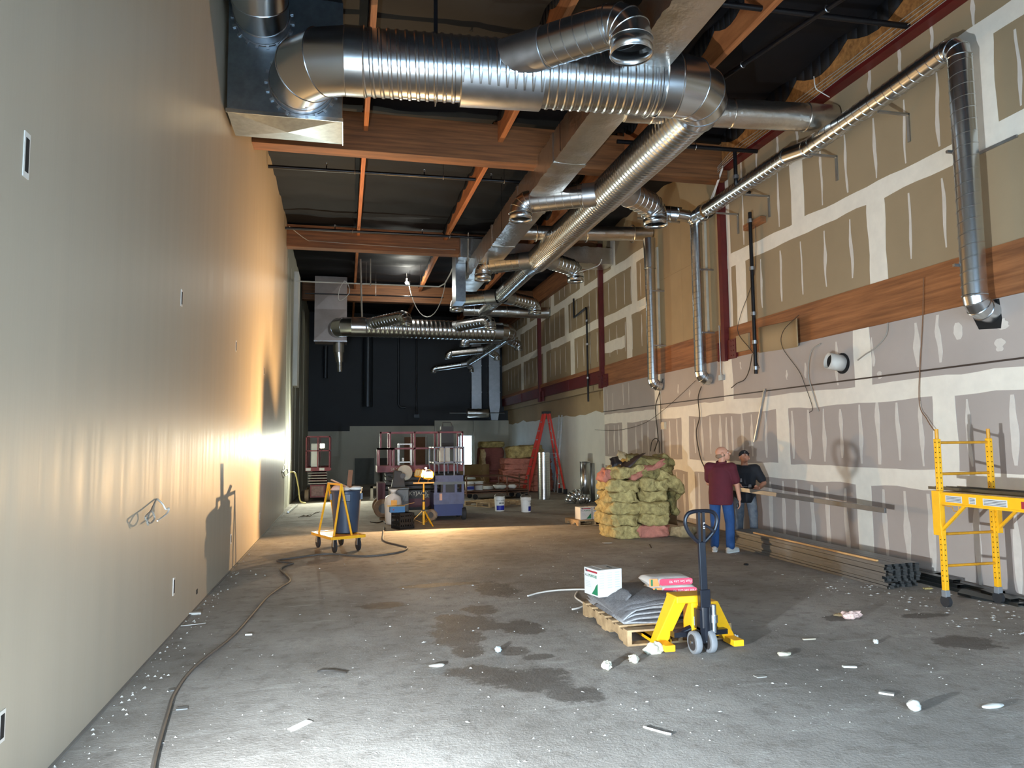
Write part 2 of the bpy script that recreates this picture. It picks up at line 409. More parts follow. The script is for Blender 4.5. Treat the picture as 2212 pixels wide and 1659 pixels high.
# lower wall rows (near part)
ROW = [(0.02,1.2),(1.2,2.36),(2.36,3.24)]
BUT = [[(7,8.713,0.742)[1], (7,13.83,0.494)[1]], [(7,10.551,1.711)[1], (7,7.26,1.798)[1], (7,14.04,1.735)[1], (7,17.431,1.759)[1]], [(7,8.61,2.433)[1], (7,12.226,2.327)[1], (7,15.364,2.38)[1]]]
for r,(z0,z1) in enumerate(ROW):
    ys = [-3.4]+sorted(BUT[r])+[18.9]
    for i in range(len(ys)-1):
        if ys[i+1]-ys[i] > .05: sheet(XL, ys[i], ys[i+1], z0, z1, DWL)
    for i,y in enumerate(BUT[r]): band_v(XL, y, z0+(.0 if r else .1), z1, .34 if r else .3, 3.3*r+i)
band_h(XL, -3.4, 18.9, 1.2, .24, 1.1); band_h(XL, -3.4, 18.9, 2.33, .25, 2.7)
S1 = [1690,1721,1752,1785,1825,1905,1950,2005,2100,2180]
S2 = [(7,10.287,1.709),(7,9.872,1.706),(7,9.506,1.703),(7,9.122,1.701),(7,8.718,1.698),(7,8.377,1.695),(7,8.01,1.693),(7,7.624,1.69),(7,6.923,1.632),(7,6.35,1.632),
 (7,11.046,1.714),(7,11.478,1.717),(7,11.792,1.803),(7,12.145,1.807),(7,12.345,1.81),(7,12.569,1.813),(7,12.964,1.818),(7,13.304,1.823),(7,13.62,1.827),
 (7,14.426,1.838),(7,14.792,1.842),(7,15.15,1.847),(7,15.499,1.852),(7,15.97,1.858),(7,16.326,1.863),(7,16.697,1.868),(7,17.842,1.883),(7,18.176,1.887),(7,18.629,1.893)]
for i,p in enumerate(S2):
    strip(XL, p[1], 1.36+.1*random.random(), 2.14+.06*random.random(), .09+.03*random.random(), i*2.3)
for i,p in enumerate([(7,10.612,0.654),(7,10.25,0.683),(7,9.863,0.714),(7,9.5,0.743),(7,9.09,0.775),(7,8.32,0.836),(7,7.952,0.748),(7,7.567,0.671),(7,6.895,0.741),(7,6.397,0.793),(7,10.984,0.625),(7,14.52,0.74),(7,14.168,0.76),(7,13.503,0.889)]):
    strip(XL, p[1], .05, 1.0+.06*random.random(), .11+.03*random.random(), 40+i*1.9)
for i,(p,h2,wd) in enumerate([((7,9.888,2.787),.12,.07),((7,9.144,2.814),.32,.07),((7,8.737,2.868),.5,.1),((7,7.627,2.881),.28,.12),((7,7.274,2.918),.3,.12),((7,8.405,2.891),.2,.07),((7,14.317,2.833),.1,.08),((7,13.788,2.696),.08,.06),((7,18.643,2.843),.3,.05),((7,18.226,2.756),.26,.05),((7,17.484,2.953),.3,.06),((7,17.11,2.927),.28,.05),((7,11.769,3.062),.07,.07),((7,8.297,2.564),.05,.12),((7,6.404,2.945),.06,.2),((7,6.449,2.721),.07,.16),((7,6.986,2.958),.1,.18),((7,10.376,2.761),.08,.06)]):
    strip(XL, p[1], p[2]-h2, min(p[2]+h2,3.2), wd, 70+i*1.3)
# upper wall rows
UR = [(3.83,5.06),(5.06,6.34),(6.34,7.62)]
UB = [[(7.05,8.269,4.144)[1], (7.05,11.733,4.594)[1]], [(7.05,9.979,5.564)[1], (7.05,6.489,5.621)[1]], []]
for r,(z0,z1) in enumerate(UR):
    ys = [-3.4]+sorted(UB[r])+[12.25]
    for i in range(len(ys)-1): sheet(XU, ys[i], ys[i+1], z0, z1, DWU)
    for i,y in enumerate(UB[r]): band_v(XU, y, z0, z1, .33, 20+3.3*r+i)
band_h(XU, -3.4, 12.2, 5.08, .25, 11.1); band_h(XU, -3.4, 12.2, 6.34, .24, 12.7)
band_v(XU, 12.12, 3.83, 7.3, .12, 31)
for i,p in enumerate([(7,11.078,4.12),(7,10.5,4.318),(7,9.938,4.268),(7,9.361,4.349),(7,8.787,4.307),(7,7.686,4.174),(7,7.13,4.307)]): strip(XU, p[1], 4.0, 4.86, .07, 100+i*1.7)
for i,p in enumerate([(7,11.591,5.675),(7,10.488,5.44),(7,9.358,5.48),(7,8.81,5.507),(7,8.234,5.501),(7,7.684,5.607),(7,7.135,5.482),(7,6.044,5.501)]): strip(XU, p[1], 5.26, 6.1+.1*random.random(), .075, 120+i*2.1)
for i,p in enumerate([(7,11.587,6.428),(7,11.09,6.491),(7,10.456,6.48),(7,9.915,6.485),(7,9.356,6.439),(7,8.253,6.485),(7,7.688,6.452),(7,7.156,6.462),(7,6.558,6.382),(7,6.054,6.341)]): strip(XU, p[1], 6.46, 6.86, .075, 140+i*2.3)
# bare tan bay, then taped bays beyond
for y0,y1 in ((12.25,14.1),(14.1,15.95)):
    for z0,z1 in ((3.83,5.4),(5.4,7.62)): sheet(XU, y0, y1, z0, z1, PLAIN)
for r,(z0,z1) in enumerate(UR):
    bl = ([(7,17.093,4.703)[1]],[(7,16.702,5.578)[1]],[(7,18.118,6.841)[1]])[r]
    ys = [15.95]+bl+[19.0]
    for i in range(2): sheet(XU, ys[i], ys[i+1], z0, z1, DWU)
    band_v(XU, bl[0], z0, z1, .34, 200+r)
    if r < 2:
        for i,y in enumerate((16.3,16.9,17.35,17.95,18.5)): strip(XU, y, z0+.2, z1-.25, .06, 210+r*10+i)
band_h(XU, 15.95, 18.9, 5.05, .26, 13.3); band_h(XU, 15.95, 18.9, 6.3, .26, 14.4); band_h(XU, 17.4, 18.9, 4.3, .3, 15.5)
for r,(z0,z1) in enumerate(UR):
    bl = ([(7.05,21.805,4.585)[1],(7.05,25.108,4.325)[1],(7.05,28.489,4.097)[1]],[(7.05,22.384,5.728)[1],(7.05,28.995,5.299)[1]],[(7.05,20.755,6.744)[1],(7.05,24.019,6.665)[1],(7.05,27.4,6.03)[1]])[r]
    ys = [19.0]+sorted(bl)+[32.4]
    for i in range(len(ys)-1): sheet(XU, ys[i], ys[i+1], z0, z1, DWU)
    for i,y in enumerate(bl): band_v(XU, y, z0, z1, .42, 230+r*5+i)
    y = 19.5; i = 0
    while y < 31.6:
        if min(abs(y-q) for q in bl) > .35: strip(XU, y, z0+.18, z1-.2, .075, 250+r*40+i)
        y += .61; i += 1
for z,sd in ((5.1,16),(6.3,17)): band_h(XU, 19.0, 32.4, z, .26, sd)
# ledger band + steel
MB().bx(7.03,7.12,-3.4,18.9,3.2,3.83).build('timber_ledger', GLU_Y, wr, smooth=False)
MB().bx(6.99,7.12,19.05,32.3,3.72,3.84).build('plate_timber', GLU_Y, wr, smooth=False)
MB().bx(7.02,7.3,19.05,32.3,3.38,3.72).build('steel_beam', STEELR, wr, smooth=False)
for y in (22.2,28.6): MB().bx(7.0,7.03,y-.05,y+.05,3.38,3.72).build('stiffener', STEELR, wr, smooth=False)
# lower far wall, set back
MB().bx(7.3,7.36,18.9,32.4,2.55,3.38).build('bare_board', PLAIN, wr, smooth=False)
m = MB(); ys = [18.9+i*.5 for i in range(28)]
for i in range(27): m.add([(7.292,ys[i],0),(7.292,ys[i+1],0),(7.292,ys[i+1],2.58+.12*noise.noise(V((ys[i+1],3,1)))),(7.292,ys[i],2.58+.12*noise.noise(V((ys[i],3,1))))],[(0,1,2,3)])
m.build('white_lower_board', WHITE, wr, smooth=False)
MB().bx(6.995,7.33,18.9,18.93,0,3.35).build('wall_return', WHITE, wr, smooth=False)
# black seam line along the wall
MB().bx(6.988,7.0,-3.4,18.95,2.535,2.555).build('seam_rail', mat('dark_seam',(58,50,46),.6), wr, smooth=False)
# patches over the ledger
m = MB(); m.grid(lambda u,v: (6.995-.10*max(0,(.22-u)/.22)**2, (7,9.903,3.41)[1]+u*((7,11.142,3.399)[1]-(7,9.903,3.41)[1]), 3.17+v*.44+.05*u), 8, 2)
m.build('peeling_board', PLAIN, wr, solid=.012)
MB().bx(6.99,7.03,(7,11.476,3.279)[1],(7,11.879,3.33)[1],3.32,3.62).build('small_board', PLAIN, wr, smooth=False)
MB().bx(7.035,7.05,16.08,16.4,5.0,5.16).build('white_patch', WHITE, wr, smooth=False)
for y in ((7.02,15.295,4.949)[1],(7.02,13.022,4.597)[1]): MB().bx(7.0,7.05,y-.07,y+.02,3.85,6.2).build('white_batten', mat('greyed_batten',(178,170,152),.8), wr, smooth=False)
# steel columns
for i,(y,lab) in enumerate(((12.25,'dark red steel column nearest the camera on the right wall'),(18.98,'dark red steel column where the lower wall steps back'),(25.6,'dim dark red steel column at the far right wall'))):
    c = T('steel_column', lab, 'column', (7.0,y,3.2), group='red steel columns')
    MB().bx(6.93,7.06,y-.06,y+.06,3.2,7.3).build('post', STEELR, c, smooth=False)
    MB().bx(6.98,7.05,y-.36,y+.3,3.22,3.58).build('plate', STEELR, c, smooth=False)
    m = MB()
    for dz in (.06,.15,.24,.33):
        for dy in (-.28,-.2,.14,.24): m.cyl((6.97,y+dy,3.22+dz),(6.99,y+dy,3.22+dz),.012,n=6)
    m.build('bolts', STEELR, c)
# wood ledger under the roof with cables
lg = T('roof_ledger','rough timber ledger under the roof edge of the right wall','ledger',(7.0,8,6.8))
OSB = mat('rough_osb', (150,98,48), .75, 0, .35, 14, .2, 30, c2=(186,130,70))
MB().bx(6.9,7.05,-3.4,12.0,6.86,7.5).build('timber', OSB, lg, smooth=False)
MB().bx(6.88,7.05,-3.4,12.0,6.8,6.88).build('steel_angle', STEELR, lg, smooth=False)
MB().bx(6.9,7.05,19.5,32.3,6.86,7.5).build('timber', GLU_Y, lg, smooth=False)
m = MB(); scallop(m, 6.885, -3.4, 12, 7.55, 1.15, .2, .5); m.build('paper_edge', PAPER, lg, solid=.004)
for k in range(4):
    pts = [(6.87-.01*k, -3+y*.6, 6.86+.045*k+.02*noise.noise(V((y*.6,k*3,0)))) for y in range(0,25)]
    tag(MB().tube(smoothpath(pts+[(6.8,12.0,6.75+.03*k)],3), .0055, 5).build('ledger_cable', WIRE), ('lowest','second lowest','third lowest','topmost')[k]+' of the four pale cables strung along the roof ledger', 'cable', 'cables along the roof ledger')

# ================= DUCTS =================
def spiral(m, a, b, r, pitch=.105, depth=.007, n=44, per=7, r2=None, wid=.16):
    """lock-seam pipe: mesh rows follow the helix so every rib is crisp"""
    a,b = V(a),V(b); d = b-a; Ln = d.length; x,y,z = frame(d)
    w = max(.05,wid*.5); prof = [(0,0),(.5-w,0),(.5-w*.45,1),(.5+w*.45,1),(.5+w,0)]; P = len(prof)
    K = int(Ln/pitch)+2; rows = K*P; vs = []; fs = []
    for k in range(-1,K-1):
        for ph,e in prof:
            for j in range(n):
                s = min(max((k+ph+j/n)*pitch,0),Ln); rr = (r if r2 is None else r+(r2-r)*s/Ln)+depth*e
                vs.append(a+z*s+(x*math.cos(2*PI*j/n)+y*math.sin(2*PI*j/n))*rr)
    for i in range(rows-1):
        for j in range(n-1): fs.append((i*n+j,i*n+j+1,(i+1)*n+j+1,(i+1)*n+j))
        if i+P+1 < rows: fs.append((i*n+n-1,(i+P)*n,(i+P+1)*n,(i+1)*n+n-1))
    def sv(q): return (V(vs[q])-a).dot(z)
    fs = [f for f in fs if max(sv(q) for q in f)-min(sv(q) for q in f) > 1e-4 and abs(sv(f[0])-sv(f[3]))+abs(sv(f[1])-sv(f[2])) > 1e-5]
    return m.add(vs, fs)
def elbow(m, p, d0, d1, r, R, gores=4, n=40, seam=None, r1=None):
    """mitred elbow starting at p heading d0, ending heading d1; returns the end point"""
    p = V(p); d0 = V(d0).normalized(); d1 = V(d1).normalized(); ang = d0.angle(d1)
    ax = d0.cross(d1).normalized(); c = p+ax.cross(d0)*R
    prev = None
    for i in range(gores+1):
        t = ang*i/gores; Q = MX.Rotation(t,3,ax); q = c+Q@(p-c); dd = Q@d0
        e1 = (q-c).normalized(); e2 = ax
        rr = r if r1 is None else r+(r1-r)*i/gores
        ring = [q+(e1*math.cos(2*PI*j/n)+e2*math.sin(2*PI*j/n))*rr for j in range(n)]
        if prev is not None: m.rings([prev,ring],False,False)
        if seam is not None: seam.torus(q, dd, rr+.002, .006, n, 5)
        prev = ring
    return c+MX.Rotation(ang,3,ax)@(p-c)
def pipe(m, a, b, r, r2=None, n=40): return m.cyl(a,b,r,r2,n,False)
def branch(parent, start, elb, drop, r, r_end=None, pitch=.15, sleeve=.35, n=32, per=5, name='branch_pipe'):
    """side branch: smooth sleeve at the main, spiral pipe, elbow down, open collar"""
    start,elb = V(start),V(elb); d = (elb-start).normalized(); R = r*1.05; e0 = elb-d*R
    s1 = start+d*min(sleeve,(e0-start).length*.55)
    m = MB(); pipe(m,start,s1,r*1.02,None,n); m.torus(s1,d,r*1.025,.007,n,5); br = m.build('branch_sleeve', GALVD, parent)
    m = MB(); spiral(m,s1,e0,r,pitch,.005,n,per,wid=.1); m.torus(e0,d,r,.008,n,5); m.build('branch_pipe', GALV, br)
    m = MB(); sm = MB(); q = elbow(m,e0,d,(0,0,-1),r,R,4,n,m); m.build('branch_elbow', GALV, br)
    m = MB(); pipe(m,q,q+V((0,0,-drop)),r*.99,None,n); m.torus(q+V((0,0,-drop)),(0,0,1),r*.99,.006,n,5); m.build('branch_collar', GALV, br, solid=.004)
    return br
def hanger(parent, p, ztop, wd=.06):
    MB().bx(p[0]-wd/2,p[0]+wd/2,p[1]-.003,p[1]+.003,p[2],ztop).build('hanger_strap', BLACKP, parent, smooth=False)

# ---- near plenum ----
def plenum(x0,x1,y0,y1,z0,z1,label,mt):
    p = T('duct_plenum', label, 'plenum', ((x0+x1)/2,(y0+y1)/2,z0))
    MB().bx(x0,x1,y0,y1,z0+.02,z1).build('sheet_body', mt, p, smooth=False)
    c = ((x0+x1)/2,(y0+y1)/2,z0-.035); m = MB()
    q = [(x0,y0,z0+.02),(x1,y0,z0+.02),(x1,y1,z0+.02),(x0,y1,z0+.02)]
    m.add(q+[c],[(0,1,4),(1,2,4),(2,3,4),(3,0,4)]); m.build('bottom_pan', mt, p, smooth=False)
    MB().bx(x0-.012,x1+.012,y0-.012,y0,z0,z0+.05).bx(x1,x1+.012,y0,y1,z0,z0+.05).build('drive_flange', GALV, p, smooth=False)
    return p
PLM = mat('plenum_sheet', (150,160,168), .34, 1, .16, 9, .0)
pl = plenum(-1.47,-.07,9.25,10.0,5.85,7.5,'large galvanised plenum box high against the left wall nearest the camera', PLM)
m = MB(); pipe(m,(-.57,9.25,6.3),(-.57,9.12,6.3),.4); m.torus((-.57,9.245,6.3),(0,1,0),.41,.012); 
for k in range(22):
    t = 2*PI*k/22; m.box((-.57+.435*math.cos(t),9.235,6.3+.435*math.sin(t)),(.05,.02,.035),MX.Rotation(-t,3,'Y'))
m.build('lower_collar', GALVD, pl)
m = MB(); pipe(m,(-1.06,9.25,7.1),(-1.06,9.05,7.1),.33); m.torus((-1.06,9.245,7.1),(0,1,0),.34,.012)
for k in range(18):
    t = 2*PI*k/18; m.box((-1.06+.36*math.cos(t),9.235,7.1+.36*math.sin(t)),(.05,.02,.035),MX.Rotation(-t,3,'Y'))
m.build('upper_collar', GALVD, pl)
m = MB(); q = elbow(m,(-1.06,9.06,7.1),(0,-1,0),(0,-.25,1),.335,.42,3,36,m); pipe(m,q,q+V((0,-.05,.25)),.335); m.build('upper_elbow', GALV, pl)
# ---- big transverse spiral duct and long run ----
z0 = 6.27
sd = T('spiral_duct','huge shiny spiral duct crossing overhead then running deep into the room','duct',(2,8.4,5.85))
m = MB(); q = elbow(m,(-.57,9.13,z0+.03),(0,-1,0),(1,-.07,0),.395,.58,3,48,m); m.build('plenum_elbow', GALV, sd)
a = q; b = V((3.9,8.24,z0))
m = MB(); pipe(m,a,a+V((.22,-.016,0)),.4,None,48); m.torus(a+V((.22,-.016,0)),(1,-.07,0),.402,.009,48,6); m.build('elbow_sleeve', GALV, sd)
a2 = a+V((.2,-.015,0))
m = MB(); spiral(m,a2,b,.385,.107,.013,52,8,wid=.5); m.build('spiral_pipe', GALV, sd)
m = MB(); d = (b-a2).normalized(); pipe(m,b-d*.02,b+d*.2,.4,None,48); m.torus(b-d*.02,d,.402,.008,48,6); m.build('elbow_sleeve', GALV, sd)
m = MB(); q = elbow(m,b+d*.18,d,(0.0,1,0),.4,.55,4,52,m,.33); m.build('corner_elbow', GALV, sd)
lx = q.x; Y1,Y2,Y3 = 12.4,17.2,22.0
m = MB(); spiral(m,q,(lx,Y1,z0),.31,.1,.011,44,7,wid=.45); m.build('long_spiral_pipe', GALV, sd)
m = MB(); spiral(m,(lx,Y1,z0),(lx,Y2,z0),.295,.1,.011,40,5,wid=.45); m.build('long_spiral_pipe', GALV, sd)
m = MB(); pipe(m,(lx,Y2,z0),(lx,Y2+.7,z0),.29,.22,36); spiral(m,(lx,Y2+.7,z0),(lx,Y3,z0),.215,.14,.006,32,5); m.build('long_spiral_pipe', GALV, sd)
m = MB(); pipe(m,(lx,Y3,z0),(lx,Y3+.5,z0),.215,.19,32); spiral(m,(lx,Y3+.5,z0),(lx,24.4,z0),.19,.14,.006,28,4); m.cyl((lx,24.4,z0),(lx,24.42,z0),.19,None,28); m.build('end_pipe', GALV, sd)
# saddle sleeve and branch toward the camera
m = MB(); pipe(m,(1.35,8.47,z0),(2.35,8.39,z0),.403,None,48); sb = m.build('saddle', GALVD, sd)
branch(sd, (1.72,8.36,z0+.08), (3.04,7.122,6.36), .16, .235, sleeve=.75, n=40, per=6)
branch(sd, (lx-.1,12.2,z0-.02), (3.2,12.95,z0-.02), .12, .215)
branch(sd, (lx+.1,11.9,z0-.02), (5.8,12.62,z0-.06), .12, .23)
branch(sd, (lx-.1,17.05,z0-.02), (3.42,17.95,z0-.02), .14, .215)
branch(sd, (lx+.1,16.9,z0-.02), (5.82,17.65,z0-.05), .12, .215)
branch(sd, (lx-.1,21.6,z0-.02), (3.42,22.4,z0-.02), .12, .22)
branch(sd, (lx+.1,21.6,z0-.02), (6.0,22.5,z0-.05), .1, .21)
for x,y in ((1.05,8.5),(3.75,8.27)):
    hanger(sd,(x,y,z0+.38),7.5,.05)
    MB().torus((x,y,z0),(1,-.07,0),.408,.006,48,4).build('strap_loop', GALVD, sd)
for y in (13.5,19.8): MB().bx(lx-.36,lx-.352,y-.01,y+.01,z0,7.5).build('hanger_rod', BLACKP, sd, smooth=False)

# ---- foil wrapped main and its cross ducts ----
fd = T('foil_duct','long crumpled foil wrapped rectangular duct running deep into the room','duct',(3.6,12,6.3))
def wavybox(x0,x1,y0,y1,z0,z1,n=60,amp=.016,axis='y'):
    m = MB(); rs = []
    for i in range(n+1):
        t = i/n; ring = []
        pts = []
        for (ux,uz) in ((0,0),(.25,0),(.5,0),(.75,0),(1,0),(1,.33),(1,.66),(1,1),(.75,1),(.5,1),(.25,1),(0,1),(0,.66),(0,.33)):
            s = y0+(y1-y0)*t
            k = amp*noise.noise(V((ux*2.2,s*3.1,uz*2.2)))+amp*.8*noise.noise(V((ux*5,s*9,uz*5)))
            sag = -amp*1.2*math.sin(PI*ux)*(1 if uz == 0 else 0)
            a,c = x0+(x1-x0)*ux+k*(1 if ux>.5 else -1), z0+(z1-z0)*uz+k+sag
            pts.append((a,s,c) if axis == 'y' else (s,a,c))
        rs.append(pts)
    return m.rings(rs)
wavybox(3.3,3.85,3.0,21.2,6.3,6.78,260).build('foil_main', FOIL, fd, ang=50)
wavybox(3.0,3.6,18.95,19.6,6.75,7.3,14,.03).build('foil_drop_box', FOIL, fd, ang=50)
MB().bx(2.97,3.25,19.62,20.3,5.65,7.3).build('bare_duct_throat', PLM, fd, smooth=False)
for y in (6.2,8.0,11.1,13.6,16.2): wavybox(3.285,3.865,y-.06,y+.06,6.285,6.795,3,.004).build('foil_tape', FOIL, fd, ang=50)
for y in (10.6,15.0): MB().tube([(3.28,y,6.3),(3.28,y,7.5)],.006,5).build('hanger_wire', BLACKP, fd)
def foilpipe(name, label, a, b, r, sq=1.0, n=26, k=40):
    a,b = V(a),V(b); d = b-a; x,y,z = frame(d); m = MB(); rs = []
    for i in range(k+1):
        s = i/k; c = a+d*s; ring = []
        for j in range(n):
            t = 2*PI*j/n; q = 1+.05*noise.noise(V((math.cos(t)*1.5,math.sin(t)*1.5,s*9+a.y)))+.025*noise.noise(V((t*3,s*30,a.y)))
            ring.append(c+(x*math.cos(t)+y*math.sin(t)*sq)*r*q)
        rs.append(ring)
    m.rings(rs); p = T(name, label, 'duct', (min(a.x,b.x),a.y,a.z-r)); m.build('foil_sleeve', FOIL, p, ang=60)
    for s in (.12,.5,.86):
        c = a+d*s; MB().torus(c,d,r*1.0,.012,26,5).build('tape_ring', FOIL, p)
    return p
foilpipe('foil_cross_duct','round foil wrapped duct passing behind the big spiral elbow into the right wall',(3.85,9.3,6.45),(7.02,9.0,6.45),.2)
foilpipe('foil_cross_duct','slim foil duct crossing to the right wall behind the middle branch outlets',(3.85,15.7,6.5),(7.02,15.6,6.62),.2,.8)
p = T('foil_cross_duct','wide boxy foil duct ending at the taped wall under the middle beam','duct',(5,18.4,6.5))
wavybox(18.1,18.75,3.85,7.03,6.5,6.95,40,.02,'x').build('foil_box', FOIL, p, ang=50)
foilpipe('foil_cross_duct','far shadowed foil duct reaching the right wall near the back',(4.0,24.6,6.35),(7.0,24.4,6.3),.2)

# ---- far plenum and far run ----
DSH = mat('dull_sheet',(150,138,132),.5,.7,.1,3)
pl2 = plenum(-1.04,.03,25.05,25.9,5.2,7.45,'dull far plenum box with crossed creases beyond the white pipe', DSH)
for z_0,z_1 in ((5.25,6.3),(6.32,7.4)):
    m = MB(); m.add([(-1.04,25.04,z_0),(.03,25.04,z_0),(.03,25.04,z_1),(-1.04,25.04,z_1),(-.505,25.01,(z_0+z_1)/2)],[(0,1,4),(1,2,4),(2,3,4),(3,0,4)]); m.build('cross_break_panel', DSH, pl2, smooth=False)
m = MB(); m.cyl((-.23,25.3,5.2),(-.23,25.3,4.86),.19,None,24); m.cyl((-.23,25.3,4.86),(-.2,25.3,4.53),.16,.12,24); m.cyl((-.2,25.3,4.53),(-.19,25.3,4.2),.09,.085,20); m.build('drop_cone', GALV, pl2)
fr = T('spiral_duct','far spiral duct crossing beyond the white pipe then turning to the back wall','duct',(2.325,24.552,5.327))
zc = 5.65
m = MB(); q = elbow(m,(-.28,25.03,zc),(0,-1,0),(1,0,0),.325,.46,3,32,m); m.build('plenum_elbow', GALV, fr)
e_ = V((5.208,24.626,5.606)); e_.y = q.y; e_.z = zc-.04
m = MB(); spiral(m,q,e_,.32,.15,.012,36,5,wid=.45); m.build('spiral_pipe', GALV, fr)
m = MB(); pipe(m,q,q+V((.46,0,0)),.335,None,32); m.build('elbow_sleeve', GALV, fr)
m = MB(); pipe(m,e_-V((.14,0,0)),e_+V((.14,0,0)),.335,None,32); m.build('elbow_sleeve', GALV, fr)
m = MB(); q2 = elbow(m,e_+V((.1,0,0)),(1,0,0),(-.1,1,-.12),.325,.37,4,32,m,.25); m.build('corner_elbow', GALV, fr)
m = MB(); spiral(m,q2,(4.929,29.388,5.048),.24,.14,.01,28,4,r2=.15,wid=.4); m.build('long_spiral_pipe', GALV, fr)
for s_,e2,d_,r_ in (((0.744,24.506,5.745),(1.86,22.785,5.764),.1,.19),((3.627,24.506,5.727),(4.604,22.878,5.699),.1,.19),((5.534,25.389,5.513),(4.185,25.668,5.466),.05,.18),((5.627,25.296,5.513),(6.278,25.854,5.327),.05,.16),
  ((5.301,27.156,5.327),(3.86,27.621,5.188),.05,.15),((5.301,27.156,5.327),(5.812,27.528,5.095),.05,.13),((4.976,29.202,5.002),(3.488,29.388,4.769),.05,.12),((4.929,29.202,4.955),(5.115,29.388,4.723),.05,.1)):
    branch(fr,s_,e2,d_,r_,n=24)

# ---- exhaust run along the right wall and its drops ----
wr2 = T('wall_duct','slim spiral duct climbing the right wall and running back near the roof','duct',(6.75,8,3))
rw = .125
m = MB(); q = elbow(m,(6.75,6.49,6.0),(0,0,1),(0,1,.0),rw,.16,3,28,m); m.build('top_elbow', GALV, wr2)
m = MB(); spiral(m,(6.75,6.49,3.25),(6.75,6.49,6.0),rw,.14,.005,32,7,wid=.09); m.build('riser_pipe', GALV, wr2)
m = MB(); spiral(m,q,(6.74,9.25,6.06),rw,.14,.005,32,7,wid=.09); m.build('run_pipe', GALV, wr2)
m = MB(); pipe(m,(6.74,9.22,6.06),(6.66,9.62,6.1),rw*1.04,None,28); m.torus((6.74,9.24,6.06),(0,1,0),rw*1.05,.01,28,5); m.torus((6.66,9.62,6.1),(0,1,0),rw*1.04,.008,28,5); m.build('offset_joint', GALV, wr2)
m = MB(); spiral(m,(6.66,9.6,6.1),(6.7,12.25,6.1),rw,.12,.005,28,6,wid=.1); m.build('run_pipe', GALV, wr2)
m = MB(); q = elbow(m,(6.75,6.49,3.27),(0,0,-1),(1,.15,-.25),rw,.15,3,28,m); pipe(m,q,q+V((.14,.02,-.03)),rw,None,28); m.build('wall_elbow', GALV, wr2)
def bracket(parent, y, z, up=True):
    MB().bx(6.6,7.05,y-.02,y+.02,z,z+.025).bx(7.03,7.05,y-.02,y+.02,z-(.35 if up else .02),z+.02).build('wall_bracket', GALVD, parent, smooth=False)
for y in (7.6,9.0,10.75,11.75): bracket(wr2,y,5.86)
MB().bx(6.62,7.04,6.6,6.63,4.93,4.96).bx(7.02,7.04,6.1,6.62,4.93,4.96).build('wall_bracket', GALVD, wr2, smooth=False)
MB().bx(6.62,7.04,6.6,6.63,3.62,3.65).build('wall_bracket', GALVD, wr2, smooth=False)
# dark ragged opening behind the lower elbow
m = MB(); blob(m, 7.0, [(6.40,3.0),(6.42,3.23),(6.7,3.24),(6.78,3.1),(6.7,2.93),(6.42,2.9)], .004); m.build('ragged_opening', DARK, wr, smooth=False)
def drop(y, zt, zb, label, x=6.77, r=.115):
    p = T('duct_drop', label, 'duct', (x,y,zb-.2), group='vertical duct drops on the right wall')
    m = MB(); spiral(m,(x,y,zb),(x,y,zt),r,.12,.004,24,5,wid=.1); m.build('spiral_pipe', GALV, p)
    m = MB(); q = elbow(m,(x,y,zb),(0,0,-1),(1,.0,-.3),r,.13,3,24,m); pipe(m,q,q+V((.1,0,-.03)),r*.95,None,24); m.build('wall_elbow', GALV, p)
    for z in (zb+.75,zb+2.0): MB().bx(x,7.05,y-.13,y-.11,z,z+.03).build('wall_bracket', GALVD, p, smooth=False)
    return p
p = drop(12.85,6.0,3.05,'spiral duct drop beside the nearest red column, ending in an elbow')
m = MB(); q = elbow(m,(6.77,12.85,6.0),(0,0,1),(-.9,.1,.05),.12,.16,3,24,m); pipe(m,q,q+V((-.25,0,.03)),.12,None,24); m.build('top_elbow', GALV, p)
m = MB(); pipe(m,(6.72,12.3,6.1),(6.76,12.72,6.14),.15,None,24); m.torus((6.74,12.5,6.12),(0,1,0),.155,.012,24,5); m.build('tee_fitting', GALV, p)
m = MB(); spiral(m,(6.5,12.95,6.2),(5.75,13.3,6.35),.16,.14,.005,24,5); m.build('cross_pipe', GALV, p)
p = drop(15.1,5.7,3.1,'spiral duct drop on the bare tan bay, second from the red column')
m = MB(); pipe(m,(6.77,15.1,5.65),(6.77,15.1,6.35),.125,.14,24); m.torus((6.77,15.1,5.65),(0,0,1),.128,.012,24,5); m.build('upper_sleeve', GALV, p)
# pvc stub in the lower wall
p = T('wall_vent_pipe','stub of pale round pipe poking from a hole in the drywall','pipe',(6.9,9.05,2.7))
m = MB(); m.cyl((7.0,9.02,2.8),(6.78,9.06,2.84),.115,None,28,False); m.build('pipe_stub', mat('grey_pvc',(196,190,180),.5), p, solid=.008)
m = MB(); m.cyl((6.999,9.02,2.8),(6.985,9.02,2.8),.15,None,24); m.build('cut_hole', DARK, p)
m = MB(); m.cyl((6.85,9.05,2.82),(6.84,9.05,2.82),.106,None,24); m.build('dark_bore', DARK, p)

